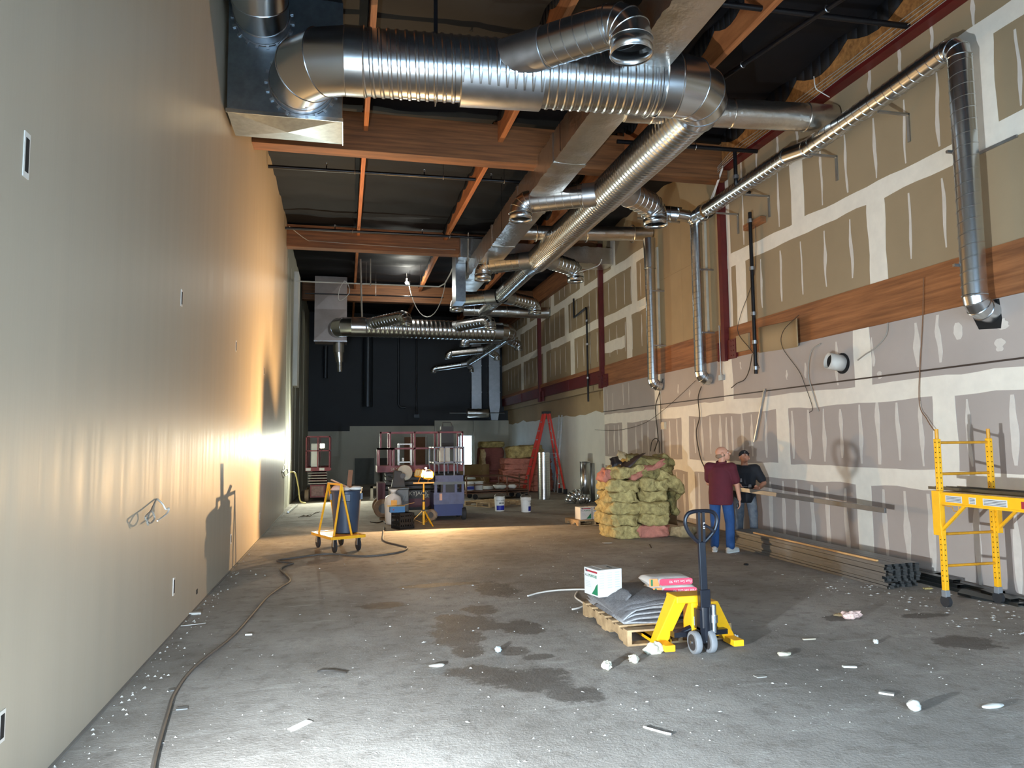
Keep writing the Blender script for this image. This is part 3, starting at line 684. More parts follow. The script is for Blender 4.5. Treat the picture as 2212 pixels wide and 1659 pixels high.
# ================= FOREGROUND =================
YEL = mat('yellow_paint', (236,172,24), .38, 0, .08, 6, .02, 30)
YELD = mat('worn_yellow', (200,140,30), .5, 0, .2, 12, .05, 30)
BLK = mat('black_paint', (20,22,30), .28, 0, .1, 6)
BLKP = mat('black_plastic', (26,26,28), .45, 0, .1, 6)
RUB = mat('grey_wheel_tread', (120,122,124), .7, 0, .12, 12)
RUBD = mat('dark_rubber', (38,38,40), .75, 0, .15, 10)
PALW = mat('pallet_wood', (158,128,92), .75, 0, .25, 10, .15, 20, (1,1,1), c2=(186,158,118))
FELTE = mat('felt_edge', (150,150,150), .95, 0, .2, 30, .4, 60)
FELT = mat('grey_felt', (104,103,104), .95, 0, .25, 30, .5, 90)
CARD = mat('carton_white', (200,200,196), .7, 0, .03, 3)
GRN = mat('print_green', (24,110,72), .7, 0, 0); REDP = mat('print_red', (150,38,48), .7, 0, 0); INK = mat('print_ink', (60,66,68), .7, 0, 0)
INKL = mat('print_grey', (176,178,178), .7, 0, 0); PINK = mat('print_pink', (214,66,92), .6, 0, 0); ORG_ = mat('print_orange', (238,140,80), .6, 0, 0)
def pallet(name, label, x0, y0, lx, ly, rz=0, along='y', h=.13, loc=(0,0,0), nb=7, z=0):
    """stringers run along local y, deck boards across"""
    p = T(name, label, 'pallet', (x0,y0,z), rz)
    for i in range(3):
        x = -lx/2+.02+i*(lx-.04)/2
        m = MB()
        poly = [(-ly/2,.015),(-ly*.34,.015),(-ly*.31,.05),(-ly*.17,.05),(-ly*.14,.015),(ly*.14,.015),(ly*.17,.05),(ly*.31,.05),(ly*.34,.015),(ly/2,.015),(ly/2,h-.017),(-ly/2,h-.017)]
        m.prism(poly, lambda a,b,d: (d,a,b), x-.02, x+.02); m.build('stringer', PALW, p, local=True, smooth=False)
    for i in range(nb):
        y = -ly/2+.05+i*(ly-.1)/(nb-1)
        MB().bx(-lx/2,lx/2,y-.048,y+.048,h-.017,h).build('deck_board', PALW, p, local=True, smooth=False)
    for y in (-ly/2+.05,0,ly/2-.05): MB().bx(-lx/2,lx/2,y-.048,y+.048,0,.015).build('bottom_board', PALW, p, local=True, smooth=False)
    return p
pallet('wood_pallet','wooden pallet on the yellow pallet jack, loaded with grey felt mats',2.79,6.38,.96,1.16,.0)
# felt mats
ms = ('lowest','second lowest','third lowest','fourth lowest','fifth lowest','third from the top','second from the top','topmost')
for i in range(8):
    zb = .138+.0165*i
    def fn(u,v,i=i,zb=zb):
        x = 2.36+.86*u+.02*noise.noise(V((i,1,0))); y = 5.97+.012*i+.05*math.sin(i*2.1)+.05*abs(u-.5)+(.96-.012*i)*v
        lift = (.009*i)*max(0,math.sin(PI*min(1,u*1.02)))*(1-.5*v)
        z = zb+lift+.006*noise.noise(V((u*5,v*5,i)))
        if u < .15: z -= (zb-.14)*.75*((.15-u)/.15)**1.5*(1-v*.6)
        if v < .12 and i > 5: z -= .02*(i-5)*((.12-v)/.12)
        return (x,y,z)
    o = MB().grid(fn, 22, 12).build('felt_mat', FELT, solid=.013); o.data.materials.append(FELTE); o.modifiers[0].material_offset_rim = 1
    tag(o, ms[i]+' sheet in the stack of curling grey felt mats on the pallet', 'felt mat', 'grey felt mats')
m = MB(); m.grid(lambda u,v: (2.34+.2*u, 6.2+.05*u+.5*v*(1-.3*u), .15+.17*u*(1-.2*v)+.04*math.sin(PI*v)*u), 10, 10)
tag(m.build('felt_mat', FELT, solid=.012), 'loose corner flap of grey felt folded over the front left of the stack', 'felt mat', 'grey felt mats')
# cartons of joint compound
def carton(label, loc, rz, s=.27, h=.26, text_on=True, grp=None):
    c = T('carton', label, 'carton', loc, rz, grp)
    MB().bx(-s/2,s/2,-s/2,s/2,0,h).build('box', CARD, c, local=True, smooth=False, bevel=.004)
    MB().bx(-s*.2,s*.14,-s/2,s/2,h,h+.0015).build('tape', mat('clear_tape',(196,192,184),.3), c, local=True, smooth=False)
    MB().bx(s*.2,s*.28,-s*.2,s*.1,h,h+.003).build('hand_hole', INK, c, local=True, smooth=False)
    # left face (-x): title, red bar, green mountain
    e = -s/2-.001
    MB().add([(e,s*.4,h*.93),(e,-s*.42,h*.93),(e,-s*.42,h*.86),(e,s*.4,h*.86)],[(0,1,2,3)]).build('red_bar', REDP, c, local=True, smooth=False)
    MB().add([(e,-s*.02,h*.06),(e,-s*.44,h*.06),(e,-s*.44,h*.5),(e,-s*.3,h*.38),(e,-s*.22,h*.26)],[(0,1,2,3,4)]).build('green_peak', GRN, c, local=True, smooth=False)
    for k in range(4): MB().add([(e,s*.38,h*(.5-.06*k)),(e,s*(.1-.03*k),h*(.5-.06*k)),(e,s*(.1-.03*k),h*(.48-.06*k)),(e,s*.38,h*(.48-.06*k))],[(0,1,2,3)]).build('fine_print', INKL, c, local=True, smooth=False)
    ORGs = ORG[c]; ORG[c] = V((0,0,0))
    text('lettering','ALL',INK,c,(e-.001,s*.43,h*.68),(0,-1,0),(0,0,1),h*.145)
    text('lettering','PURPOSE',GRN,c,(e-.001,s*.18,h*.68),(0,-1,0),(0,0,1),h*.145,bold=.0008)
    MB().add([(e-.001,s*.42,h*.95),(e-.001,s*.3,h*.95),(e-.001,s*.26,h*.84),(e-.001,s*.34,h*.86)],[(0,1,2,3)]).build('logo_mark', INK, c, local=True, smooth=False)
    # right face (-y): columns of small print
    f = -s/2-.001
    for cx in (-.36,-.02,.3):
        for k in range(7): MB().add([(s*(cx-.1),f,h*(.9-.09*k)),(s*(cx+.1),f,h*(.9-.09*k)),(s*(cx+.1),f,h*(.86-.09*k)),(s*(cx-.1),f,h*(.86-.09*k))],[(0,1,2,3)]).build('fine_print', INKL, c, local=True, smooth=False)
    MB().add([(s*.3,f,h*.12),(s*.4,f,h*.12),(s*.4,f,h*.22),(s*.3,f,h*.22)],[(0,1,2,3)]).build('pictogram', INK, c, local=True, smooth=False)
    ORG[c] = ORGs
    return c
carton('white carton printed ALL PURPOSE standing on the grey felt mats', (2.427,6.688,0.25), math.radians(12), .26, .25)
# mortar bags
BAG = mat('paper_bag', (206,200,192), .65, 0, .05, 5, .1, 12)
def bag(label, loc, rz, lx=.46, ly=.3, h=.1):
    b = T('plaster_bag', label, 'bag', loc, rz, 'plaster bags on the pallet')
    m = MB()
    def fn(u,v):
        a = 2*PI*v; sx = lx/2*(1-.06*abs(math.sin(a))); px = (u-.5)*2
        k = (1-abs(px)**7)**.35
        y = ly/2*math.copysign(abs(math.cos(a))**.6,math.cos(a))*(.82+.18*k); z = h/2+h/2*math.copysign(abs(math.sin(a))**.75,math.sin(a))*k
        return (px*sx, y+.006*noise.noise(V((u*6,v*6,loc[2]*9))), max(0,z+.004*noise.noise(V((u*8,v*8,3)))))
    m.grid(fn, 18, 22); m.build('paper_sack', BAG, b, local=True, ang=70)
    f = -ly/2-.004; o0 = ORG[b]; ORG[b] = V((0,0,0))
    MB().prism([(-.12+.0,.03),(-.1,.02),(.19,.02),(.21,.03),(.21,.07),(.19,.08),(-.1,.08),(-.12,.07)], lambda a,z,d: (a-.0,d,z), f-.001, f).build('pink_oval', PINK, b, local=True, smooth=False)
    text('lettering','Fast Set Lite 90',BAG,b,(.2,f-.003,.063),(-1,0,0),(0,0,-1),.036)
    MB().add([(-.22,f,.015),(-.12,f,.015),(-.14,f,.085),(-.22,f,.085)],[(0,1,2,3)]).build('orange_panel', ORG_, b, local=True, smooth=False)
    MB().add([(-.205,f-.001,.02),(-.185,f-.001,.02),(-.185,f-.001,.08),(-.205,f-.001,.08)],[(0,1,2,3)]).build('green_tab', GRN, b, local=True, smooth=False)
    ORG[b] = o0
    return b
bag('white and pink plaster bag lying on the felt mats, lower of two', (3.076,6.598,0.24), -.08)
bag('white and pink plaster bag on top of the other bag on the mats', (3.003,6.54,0.338), -.04, h=.09)

# ---- pallet jack ----
pj = T('pallet_jack','yellow pallet jack with tall black handle parked under the wooden pallet','pallet jack',(2.83,5.62,0))
for s in (-1,1):
    x = 2.86+s*.27
    MB().bx(x-.08,x+.08,5.72,6.86,.055,.075).bx(x-.08,x-.07,5.72,6.86,.03,.075).bx(x+.07,x+.08,5.72,6.86,.03,.075).build('fork', YEL, pj, smooth=False)
    MB().cyl((x-.05,6.7,.04),(x+.05,6.7,.04),.038,None,16).build('load_roller', RUB, pj)
    # sloping A-frame plate from hood to fork heel
    xt = 2.70 if s < 0 else 2.96; xb = 2.86+s*.32; zt = .43 if s < 0 else .38
    m = MB(); m.add([(xb-.055,5.66,.03),(xb+.055,5.66,.03),(xt+.06,5.56,zt),(xt-.06,5.56,zt),(xb-.055,5.76,.03),(xb+.055,5.76,.03),(xt+.06,5.72,zt),(xt-.06,5.72,zt)],
        [(0,1,2,3),(4,7,6,5),(0,3,7,4),(1,5,6,2),(3,2,6,7),(0,4,5,1)])
    m.build('frame_arm', YEL, pj, smooth=False, bevel=.006)
    MB().bx(xb-.06 if s>0 else xb-.03,xb+.03 if s>0 else xb+.06,5.5,5.68,.02,.07).build('foot_step', YEL, pj, smooth=False, bevel=.004)
MB().bx(2.64,2.93,5.54,5.74,.38,.44).build('hood', YEL, pj, smooth=False, bevel=.01)
MB().bx(2.78,2.94,5.56,5.72,.12,.41).build('body_plate', YEL, pj, smooth=False, bevel=.006)
MB().add([(2.795,5.556,.2),(2.88,5.556,.2),(2.88,5.556,.27),(2.795,5.556,.27)],[(0,1,2,3)]).build('data_plate', CARD, pj, smooth=False)
MB().bar((2.595,5.645,.18),(2.68,5.6,.315),.05,.004,tip=(-.2,-1,.3)).build('warning_label', mat('label_black_yellow',(120,92,20),.5,0,.5,40), pj, smooth=False)
m = MB(); m.bx(2.62,3.1,5.56,5.66,.11,.15).cyl((2.66,5.6,.12),(2.8,5.6,.17),.03,None,12); m.build('cross_beam', BLK, pj)
m = MB(); m.cyl((2.86,5.5,.1),(2.86,5.5,.36),.055,None,20).bx(2.8,2.84,5.46,5.56,.18,.34).bx(2.88,2.95,5.46,5.54,.15,.3); m.build('pump', BLK, pj)
m = MB(); m.cyl((2.92,5.455,.16),(2.92,5.455,.38),.022,None,14).cyl((2.92,5.455,.24),(2.92,5.455,.3),.032,None,14); m.build('hydraulic_ram', GALV, pj)
for x in (2.73,2.86):
    wh = MB().lathe([(.035,0),(.085,.0),(.09,.008),(.09,.042),(.085,.05),(.035,.05)], (x,5.47,.09),(1,0,0),36).build('steer_wheel', RUB, pj)
    MB().lathe([(.0,-.004),(.06,-.004),(.068,.006),(.068,.044),(.06,.054),(.0,.054)], (x,5.47,.09),(1,0,0),30).build('wheel_disc', mat('wheel_core',(52,48,46),.6), wh)
    MB().cyl((x-.012,5.47,.09),(x+.062,5.47,.09),.016,None,12).build('axle_cap', GALVD, wh)
MB().bx(2.8,2.84,5.45,5.52,.08,.2).build('wheel_fork', BLK, pj, smooth=False)
hb = V((2.86,5.49,.34)); ht = V((2.855,5.5,.88)); dirn = (ht-hb).normalized()
m = MB(); m.bar(hb,hb+dirn*.16,.09,.06).bar(hb+dirn*.1,ht,.06,.035); m.build('handle_pole', BLK, pj, smooth=False, bevel=.006)
loop = smoothpath([(2.855,5.5,.86),(2.8,5.5,.9),(2.74,5.5,.97),(2.715,5.5,1.05),(2.74,5.5,1.105),(2.79,5.5,1.125),(2.86,5.5,1.128),(2.93,5.5,1.125),(2.98,5.5,1.105),(3.0,5.5,1.05),(2.975,5.5,.97),(2.91,5.5,.9),(2.855,5.5,.86)],5)
MB().tube(loop,.0165,10).build('handle_loop', BLK, pj)
m = MB(); m.bar((2.835,5.5,.86),(2.835,5.5,1.12),.022,.03).bar((2.875,5.5,.86),(2.875,5.5,1.12),.022,.03); m.build('handle_web', BLK, pj, smooth=False)
MB().tube([(2.875,5.49,1.02),(2.93,5.47,.985),(2.955,5.46,.96)],.012,8).build('release_lever', BLK, pj)
m = MB()
for k in range(4): m.bx(2.868,2.883,5.484,5.4845,.985+k*.014,.993+k*.014)
m.build('printed_marks', INKL, pj, smooth=False)['kind'] = 'stuff'

# ---- rolling scaffold ----
sf = T('rolling_scaffold','yellow rolling scaffold with perforated posts and platform rail beside the right wall','scaffold',(6.27,5.4,0))
HOLE = mat('hole_black',(30,24,10),.9,0,0)
for fy in (6.29,4.45):
    for x in (5.955,6.6):
        po = MB().bx(x-.024,x+.024,fy-.024,fy+.024,.16,1.7).build('post', YEL, sf, smooth=False, bevel=.004)
        MB().cyl((x,fy,1.7),(x,fy,1.8),.018,None,14).build('coupling_pin', YELD, po)
        m = MB()
        for k in range(28):
            z = .26+k*.052
            m.cyl((x,fy-.0245,z),(x,fy-.026,z),.006,None,8); m.cyl((x-.0245,fy,z),(x-.026,fy,z),.006,None,8)
        o = m.build('adjustment_holes', HOLE, po); o['kind'] = 'stuff'
        cs = MB().bx(x-.028,x+.028,fy-.03,fy+.03,.1,.17).build('caster_housing', RUB, sf, smooth=False, bevel=.006)
        MB().cyl((x-.02,fy,.058),(x+.02,fy,.058),.058,None,24).build('caster_wheel', RUBD, cs)
    for z in (.41,.73,1.34,1.66):
        MB().cyl((5.96,fy,z),(6.6,fy,z),.0145,None,12).build('rung', YELD, sf)
for x in (5.925,6.63):
    s = -1 if x < 6.3 else 1
    MB().bx(x-.012,x+.012,4.4,6.3,1.04,1.155).bx(x-.02,x+.02,4.4,6.3,1.035,1.05).bx(x-.02,x+.02,4.4,6.3,1.145,1.16).build('platform_rail', YEL, sf, smooth=False)
    MB().bx(x-.03,x+.03,6.24,6.34,.72,1.17).build('rail_sleeve', YEL, sf, smooth=False, bevel=.003)
    MB().bar((x,6.27,.76),(x,5.95,1.05),.025,.025).build('diagonal_brace', YEL, sf, smooth=False)
    MB().bar((x,4.5,.76),(x,4.85,1.05),.025,.025).build('diagonal_brace', YEL, sf, smooth=False)
    MB().tube([(x,6.28,1.03),(x,6.12,1.02),(x,6.1,.98),(x,6.04,.98),(x,6.04,1.03)],.005,6).build('lock_pin', YELD, sf)
for i,(y0,y1,c) in enumerate(((6.18,5.98,CARD),(5.9,5.82,CARD),(5.74,5.48,CARD),(5.34,5.18,REDP),(5.1,4.9,CARD))):
    MB().bx(5.9115,5.913,y1,y0,1.065,1.13).build('warning_sticker', c, sf, smooth=False)
    if c is CARD:
        m = MB()
        for k in range(4): m.bx(5.9105,5.9115,y1+.01,y0-.01,1.072+k*.014,1.077+k*.014)
        o = m.build('sticker_print', INK, sf, smooth=False); o['kind'] = 'stuff'
MB().bx(5.94,6.62,4.42,6.26,1.15,1.166).build('plywood_deck', PALW, sf, smooth=False)

# ---- steel studs ----
STUD = mat('stud_zinc', (128,130,130), .42, .7, .1, 8, .03, 40, rvar=.06)
STUDD = mat('track_zinc', (104,110,112), .38, 1, .15, 5, .03, 40)
def stud_mesh(L, wd=.092, fl=.032, t=.0015):
    m = MB(); m.bx(-wd/2,wd/2,0,L,0,t).bx(-wd/2,-wd/2+t,0,L,0,fl).bx(wd/2-t,wd/2,0,L,0,fl).bx(-wd/2,-wd/2+.008,0,L,fl-t,fl).bx(wd/2-.008,wd/2,0,L,fl-t,fl)
    return m
bd = V((6.2,11.2,0))-V((6.1,7.25,0)); rzb = -math.atan2(bd.x,bd.y)
first = None; n = 0
for r in range(8):
    for c in range(5):
        off = .03*random.uniform(-1,1)+(.05 if r < 2 and c == 0 else 0)
        x = 6.09+c*.095+.012*random.uniform(-1,1)-(.02 if r < 2 else 0); z = .002+r*.0335
        if first is None:
            first = stud_mesh(3.5).build('steel_stud', STUD, smooth=False, local=True)
            o = first
        else:
            o = bpy.data.objects.new('steel_stud', first.data); COL.objects.link(o)
        o.location = (x,7.25-off,z); o.rotation_euler = (0,0,rzb)
        if r % 2: o.rotation_euler = (0,PI,rzb); o.location.z = z+.0335
        tag(o,'steel stud of the neat bundle, %s row from the floor, %s from the left' % (('first','second','third','fourth','fifth','sixth','seventh','eighth')[r],('first','second','third','fourth','fifth')[c]),'steel stud','studs in the neat bundle')
MB_ = MB(); MB_.bar((6.12,7.45,.279),(6.19,10.2,.279),.03,.02); 
tag(MB_.build('wood_strip', mat('pale_pine',(206,160,104),.6,0,.15,10), smooth=False), 'long pale wooden strip lying on top of the stud bundle','wood strip')
tr = None
spots = [(6.68,6.1,.0,5.1,.02),(6.8,6.6,.0,5.0,.03),(6.92,6.0,.0,4.6,.0),(6.74,6.9,.034,3.6,.03),(6.86,6.5,.034,4.0,.0),(6.78,7.0,.07,3.6,.02),(6.9,7.4,.07,3.2,.01),(6.84,8.3,.105,2.4,.0),(6.93,8.6,.105,2.1,-.01),(6.88,7.9,.14,2.6,.0)]
tl = ['outermost track lying on the floor','middle track lying on the floor','track tight against the wall','second layer track nearest the studs','second layer track nearest the wall','third layer outer track','third layer wall side track','fourth layer outer track','fourth layer wall side track','topmost track with round knockouts']
for (x,y,z,Ln,a),lb in zip(spots,tl):
    o = stud_mesh(Ln,.1,.034).build('steel_track', STUDD, smooth=False, local=True)
    o.location = (x-.0,y,z+.034); o.rotation_euler = (0,PI,-a)
    tag(o, lb+' in the dark heap of steel along the right wall','steel track','tracks heaped along the right wall')
HOLED = mat('knockout_dark',(18,18,18),.8,0,0)
top = [o for o in COL.objects if o.name.startswith('steel_track')][-1]
for k in range(4):
    m = MB(); m.cyl((0,.3+k*.6,-.0005),(0,.3+k*.6,-.002),.019,None,14); o = m.build('knockout', HOLED, top, local=True)
for k in range(4):
    a = random.uniform(-.4,.4)
    o = stud_mesh(.35+.1*k,.09,.03).build('track_offcut', STUDD, smooth=False, local=True)
    o.location = (6.62+.07*k,6.35-.16*k,.03+.03*(k%2)); o.rotation_euler = (.3*(k-1.5)*.2,PI*.9+.2*k,a)
    tag(o,('farthest and shortest','second','third','nearest and longest')[k]+' bent steel offcut at the near end of the track heap','steel offcut','steel offcuts by the scaffold')
# stud held by the two men, studs on the scaffold deck
o = MB(); 
a = V((6.162,10.72,0.931)); b = V((6.649,7.9,0.805))
o.bar(a,b,.035,.065); tag(o.build('steel_stud', STUD, smooth=False, bevel=.003),'long shiny steel stud the two men hold level above the bundle','steel stud')
for k in range(3):
    o = stud_mesh(2.3,.09,.03).build('steel_stud', STUDD, smooth=False, local=True); o.location = (6.1+.1*k,6.55-.04*k,1.168+.002); o.rotation_euler = (0,0,PI-.03*k)
    tag(o, ('left','middle','right')[k]+' dark steel stud lying on the scaffold platform','steel stud','studs on the scaffold')

# ================= MIDDLE AND FAR OBJECTS =================
REDL = mat('lift_red', (120,38,36), .5, 0, .15, 5); BLUEL = mat('lift_blue', (56,64,108), .5, 0, .12, 5); GREYB = mat('grey_steel_box', (92,94,92), .5, 0, .15, 6)
CHAR = mat('charcoal_panel', (52,46,40), .6, 0, .15, 5); DKR = mat('dark_red_panel', (84,22,26), .55, 0, .1)
LETTER = mat('pale_lettering', (190,182,160), .6, 0, 0)
ALU = mat('aluminium', (190,190,186), .35, .9, .08, 8)
CARDB = mat('cardboard', (176,134,84), .8, 0, .12, 8); BROWNB = mat('brown_board', (126,86,58), .75, 0, .1, 4); TANB = mat('tan_board', (122,98,60), .8, 0, .08, 3)
PLW = mat('white_plastic', (224,222,214), .4, 0, .04); BLUEP = mat('print_blue', (24,36,140), .5, 0, 0); BLUEC = mat('blue_bin_plastic', (46,62,82), .45, 0, .1, 5)
# ---- halogen work light ----
wk = T('work_light','lit yellow halogen work light on a tripod stand','work light',(1.62,15.3,0))
MB().cyl((1.62,15.3,.02),(1.62,15.3,.5),.026,None,14).build('lower_pole', YEL, wk)
MB().cyl((1.62,15.3,.48),(1.62,15.3,.9),.018,None,12).build('upper_pole', YEL, wk)
for z in (.3,.5,.66): MB().cyl((1.62,15.3,z),(1.62,15.3,z+.035),.03,None,14).build('pole_clamp', BLKP, wk)
for k in range(3):
    a = -PI/2+.5+k*2*PI/3; f = V((1.62+.34*math.cos(a),15.3+.34*math.sin(a),.012))
    lg_ = MB().bar((1.62+.03*math.cos(a),15.3+.03*math.sin(a),.31),f,.022,.012).build('leg', YEL, wk, smooth=False)
    MB().bar((1.62,15.3,.05),(1.62+.2*math.cos(a),15.3+.2*math.sin(a),.14),.016,.006).build('leg_strut', YELD, wk, smooth=False)
MB().bar((1.4,15.3,.89),(1.84,15.3,.89),.03,.03).build('crossbar', YEL, wk, smooth=False)
GLASS = mat('lit_lamp_glass', (255,222,150), .3, 0, 0, emit=60)
HD = V((-.3,-.84,.46)).normalized()
def lamp_head(c, d, lit, nm):
    c = V(c); d = V(d).normalized(); x,y,z = frame(d); R = MX((x,y,z)).transposed()
    h = MB().box(c-d*.03,(.2,.15,.07),R).build('lamp_housing', YEL, wk, smooth=False, bevel=.01)
    MB().box(c+d*.012,(.17,.12,.01),R).build('lamp_glass', GLASS if lit else mat('lamp_glass_off',(210,196,150),.15), h, smooth=False)
    m = MB(); 
    for t in (() if lit else (-.06,0,.06)): m.cyl(c+d*.03+x*t-y*.075,c+d*.03+x*t+y*.075,.003,None,6)
    m.torus(c+d*(.005 if lit else .03),d,.085 if not lit else .11,.004,24,5); m.build('wire_guard', YELD, h)
    MB().tube([c-d*.05,c-d*.07-V((0,0,.05)),V((c.x,15.3,.9))],.008,6).build('bracket', YELD, wk)
lamp_head((1.5,15.2,1.1),(-.74,-.58,.34),False,'l'); lamp_head((1.71,15.22,1.06),(.02,-.926,.376),True,'r')
MB().sph((1.66,15.28,1.2),.025,10,6).build('carry_knob', PLW, wk)
HP = V((1.71,15.22,1.06))+V((.02,-.926,.376)).normalized()*.045
light('halogen_flood','SPOT',HP,400,(1,.64,.32),HP+V((.02,-.926,.376)),spot_size=math.radians(176),spot_blend=.1,shadow_soft_size=.015)
light('halogen_beam','SPOT',HP+V((0,-.004,.002)),1650,(1,.62,.28),HP+V((-.86,-.08,.58)),spot_size=math.radians(150),spot_blend=1.0,shadow_soft_size=.015)
# ---- drywall cart ----
cx, cy, rc = -.1, 12.37, .38
ct = T('drywall_cart','yellow steel trolley with four casters carrying the blue bin','trolley',(cx,cy,0),rc)
m = MB(); m.bx(-.26,.26,-.45,.45,.235,.25); m.build('deck', YELD, ct, local=True, smooth=False)
for a in (((-.27,-.45),(-.27,.45)),((.27,-.45),(.27,.45)),((-.27,-.45),(.27,-.45)),((-.27,.45),(.27,.45))):
    MB().bar((*a[0],.235),(*a[1],.235),.045,.045).build('frame_bar', YEL, ct, local=True, smooth=False)
for sx in (-1,1):
    for sy in (-1,1):
        x,y = sx*.2,sy*.37
        f = MB().bx(x-.03,x-.024,y-.035,y+.035,.09,.22).bx(x+.024,x+.03,y-.035,y+.035,.09,.22).bx(x-.03,x+.03,y-.035,y+.035,.2,.215).build('caster_fork', GALVD, ct, local=True, smooth=False)
        MB().lathe([(.02,-.02),(.07,-.02),(.1,-.012),(.1,.012),(.07,.02),(.02,.02)],(x,y,.1),(1,0,0),26).build('caster_wheel', RUBD, f, local=True)
for sy in (-1,1):
    y = sy*.3
    for xb in (-.2,.1):
        MB().bar((-.06,y*.95,1.06),(xb,y*1.12,.25),.026,.026).build('upright', YEL, ct, local=True, smooth=False)
MB().bar((-.06,-.3,1.06),(-.06,.3,1.06),.03,.03).build('top_bar', YEL, ct, local=True, smooth=False)
cn = T('trash_bin','big blue plastic bin full of rubbish on the yellow trolley','bin',(.03,12.42,.26))
MB().lathe([(.19,0),(.2,.01),(.245,.66),(.245,.69),(.225,.69),(.2,.6)],(.03,12.42,.262),n=40,cap=False).build('bin_body', BLUEC, cn)
MB().torus((.03,12.42,.945),(0,0,1),.247,.014,40,6).build('rim', BLUEC, cn)
for a in (0,PI): MB().bx(.03+.245*math.cos(a)-.02,.03+.245*math.cos(a)+.02,12.36,12.48,.8,.9).build('handle', BLUEC, cn, smooth=False)
MB().bx(-.04,.1,12.175,12.2,.78,.9).build('handle_boss', BLUEC, cn, smooth=False, bevel=.01)
MB().lathe([(0,0),(.21,0)],(.03,12.42,.88),n=24,cap=False).build('rubbish_fill', mat('grey_rubbish',(90,86,80),.9,0,.4,12,.6,20), cn)
def crumple(name, label, cat, c, r, sc3, mt, sd, n=14, mm=10, amp=.35, grp=None, parent=None):
    m = MB(); m.sph(c,r,n,mm,sc3); C = V(c)
    m.v = [tuple(C+(V(p)-C)*(1+amp*noise.noise((V(p)-C)/r*1.6+V((sd,sd*.7,0)))+amp*.5*noise.noise((V(p)-C)/r*4+V((0,sd,sd))))) for p in m.v]
    o = m.build(name, mt, parent, ang=60)
    if not parent: tag(o,label,cat,grp)
    return o
PINKI = mat('pink_insulation', (186,120,102), .95, 0, .2, 9, .8, 24); YELI = mat('yellow_insulation', (164,146,92), .95, 0, .38, 9, 1.0, 26, c2=(206,186,124))
OLIVE = mat('olive_insulation', (126,114,68), .95, 0, .35, 8, 1.0, 24, c2=(166,150,94)); KRAFT = mat('kraft_paper', (62,46,40), .5, 0, .25, 6, .15, 12); TANI = mat('aged_insulation',(172,150,112),.95,0,.3,10,.8,20)
MB().bar((.06,12.5,.85),(.1,12.5,1.28),.075,.008).build('rubbish_strip', BROWNB, smooth=False)
tag(COL.objects[-1],'brown cardboard strip sticking up out of the blue bin','cardboard strip')
crumple('paper_scrap','crumpled pinkish paper scrap at the left of the bin top','paper scrap',(-.12,12.4,.97),.08,(1.2,1,.8),mat('pink_paper',(224,186,168),.8),3.1)
crumple('paper_scrap','crumpled pale paper scrap in the middle of the bin top','paper scrap',(.0,12.36,.96),.07,(1.3,1,.7),mat('pale_paper',(222,210,196),.8),5.2)
crumple('plastic_scrap','white plastic wrap bunched at the right rim of the bin','plastic wrap',(.18,12.38,.98),.08,(1.3,1,.5),PLW,7.7)
MB().bar((-.22,12.45,1.13),(.1,12.5,.97),.09,.004,tip=(0,.2,1)).build('paper_sheet', mat('pale_paper',(222,210,196)), smooth=False)
tag(COL.objects[-1],'flat pale paper sheet slanting out of the bin behind the trolley bar','paper sheet')

# ---- sack, crate, box pile ----
sk = T('plastic_sack','tied white plastic sack standing by the black crate','sack',(1.02,15.85,0))
m = MB(); rs = [(.13,0),(.17,.04),(.175,.3),(.185,.45),(.16,.58),(.06,.64),(.035,.66)]
m.lathe(rs,(1.02,15.85,0),n=20); m.v = [tuple(V(p)+V((.012*noise.noise(V(p)*9),.012*noise.noise(V(p)*9+V((5,0,0))),0))) for p in m.v]; m.build('sack_body', PLW, sk, ang=60)
MB().lathe([(.035,.65),(.07,.7),(.1,.74)],(1.02,15.85,0),n=9,cap=False).build('tied_neck', PLW, sk, solid=.004)
cr = T('milk_crate','black plastic crate standing on the floor left of the work light','crate',(1.16,14.98,0),.45)
m = MB(); s_ = .17
for z in (0,.09,.2,.27): 
    m.bx(-s_,s_,-s_,-s_+.012,z,z+.05).bx(-s_,s_,s_-.012,s_,z,z+.05).bx(-s_,-s_+.012,-s_,s_,z,z+.05).bx(s_-.012,s_,-s_,s_,z,z+.05)
for k in range(7):
    t = -s_+.012+k*(2*s_-.024)/6
    m.bx(t-.01,t+.01,-s_,-s_+.01,0,.3).bx(-s_,-s_+.01,t-.01,t+.01,0,.3).bx(t-.01,t+.01,s_-.01,s_,0,.3).bx(s_-.01,s_,t-.01,t+.01,0,.3)
m.bx(-s_,s_,-s_,s_,0,.012); m.build('lattice_shell', mat('crate_black',(20,22,26),.45), cr, local=True, smooth=False)
bb = T('parts_box','small blue box on top of the black crate','box',(1.06,15.06,.322),.05)
MB().bx(-.16,.14,-.09,.09,0,.12).build('box_body', mat('blue_carton',(36,100,150),.5), bb, local=True, smooth=False)
MB().prism([(-.12,.06),(-.1,.065),(-.095,.085),(-.09,.065),(-.07,.06),(-.09,.05),(-.095,.03),(-.1,.05)], lambda a,b,d: (a,d,b), -.0915, -.0905).build('red_star', REDP, bb, local=True, smooth=False)
cf = T('cardboard_tray','flattened yellowish cardboard tray lying over the blue box','cardboard tray',(1.07,15.05,.446))
MB().bx(.85,1.2,14.92,15.18,.446,.456).build('tray_base', YELI, cf, smooth=False)
MB().bar((1.15,14.95,.46),(1.38,14.97,.51),.2,.006,tip=(0,.1,1)).build('flap', CARDB, cf, smooth=False)
MB().bx(.93,1.05,15.1,15.11,.456,.56).build('upright_flap', mat('orange_card',(224,160,70),.7), cf, smooth=False)
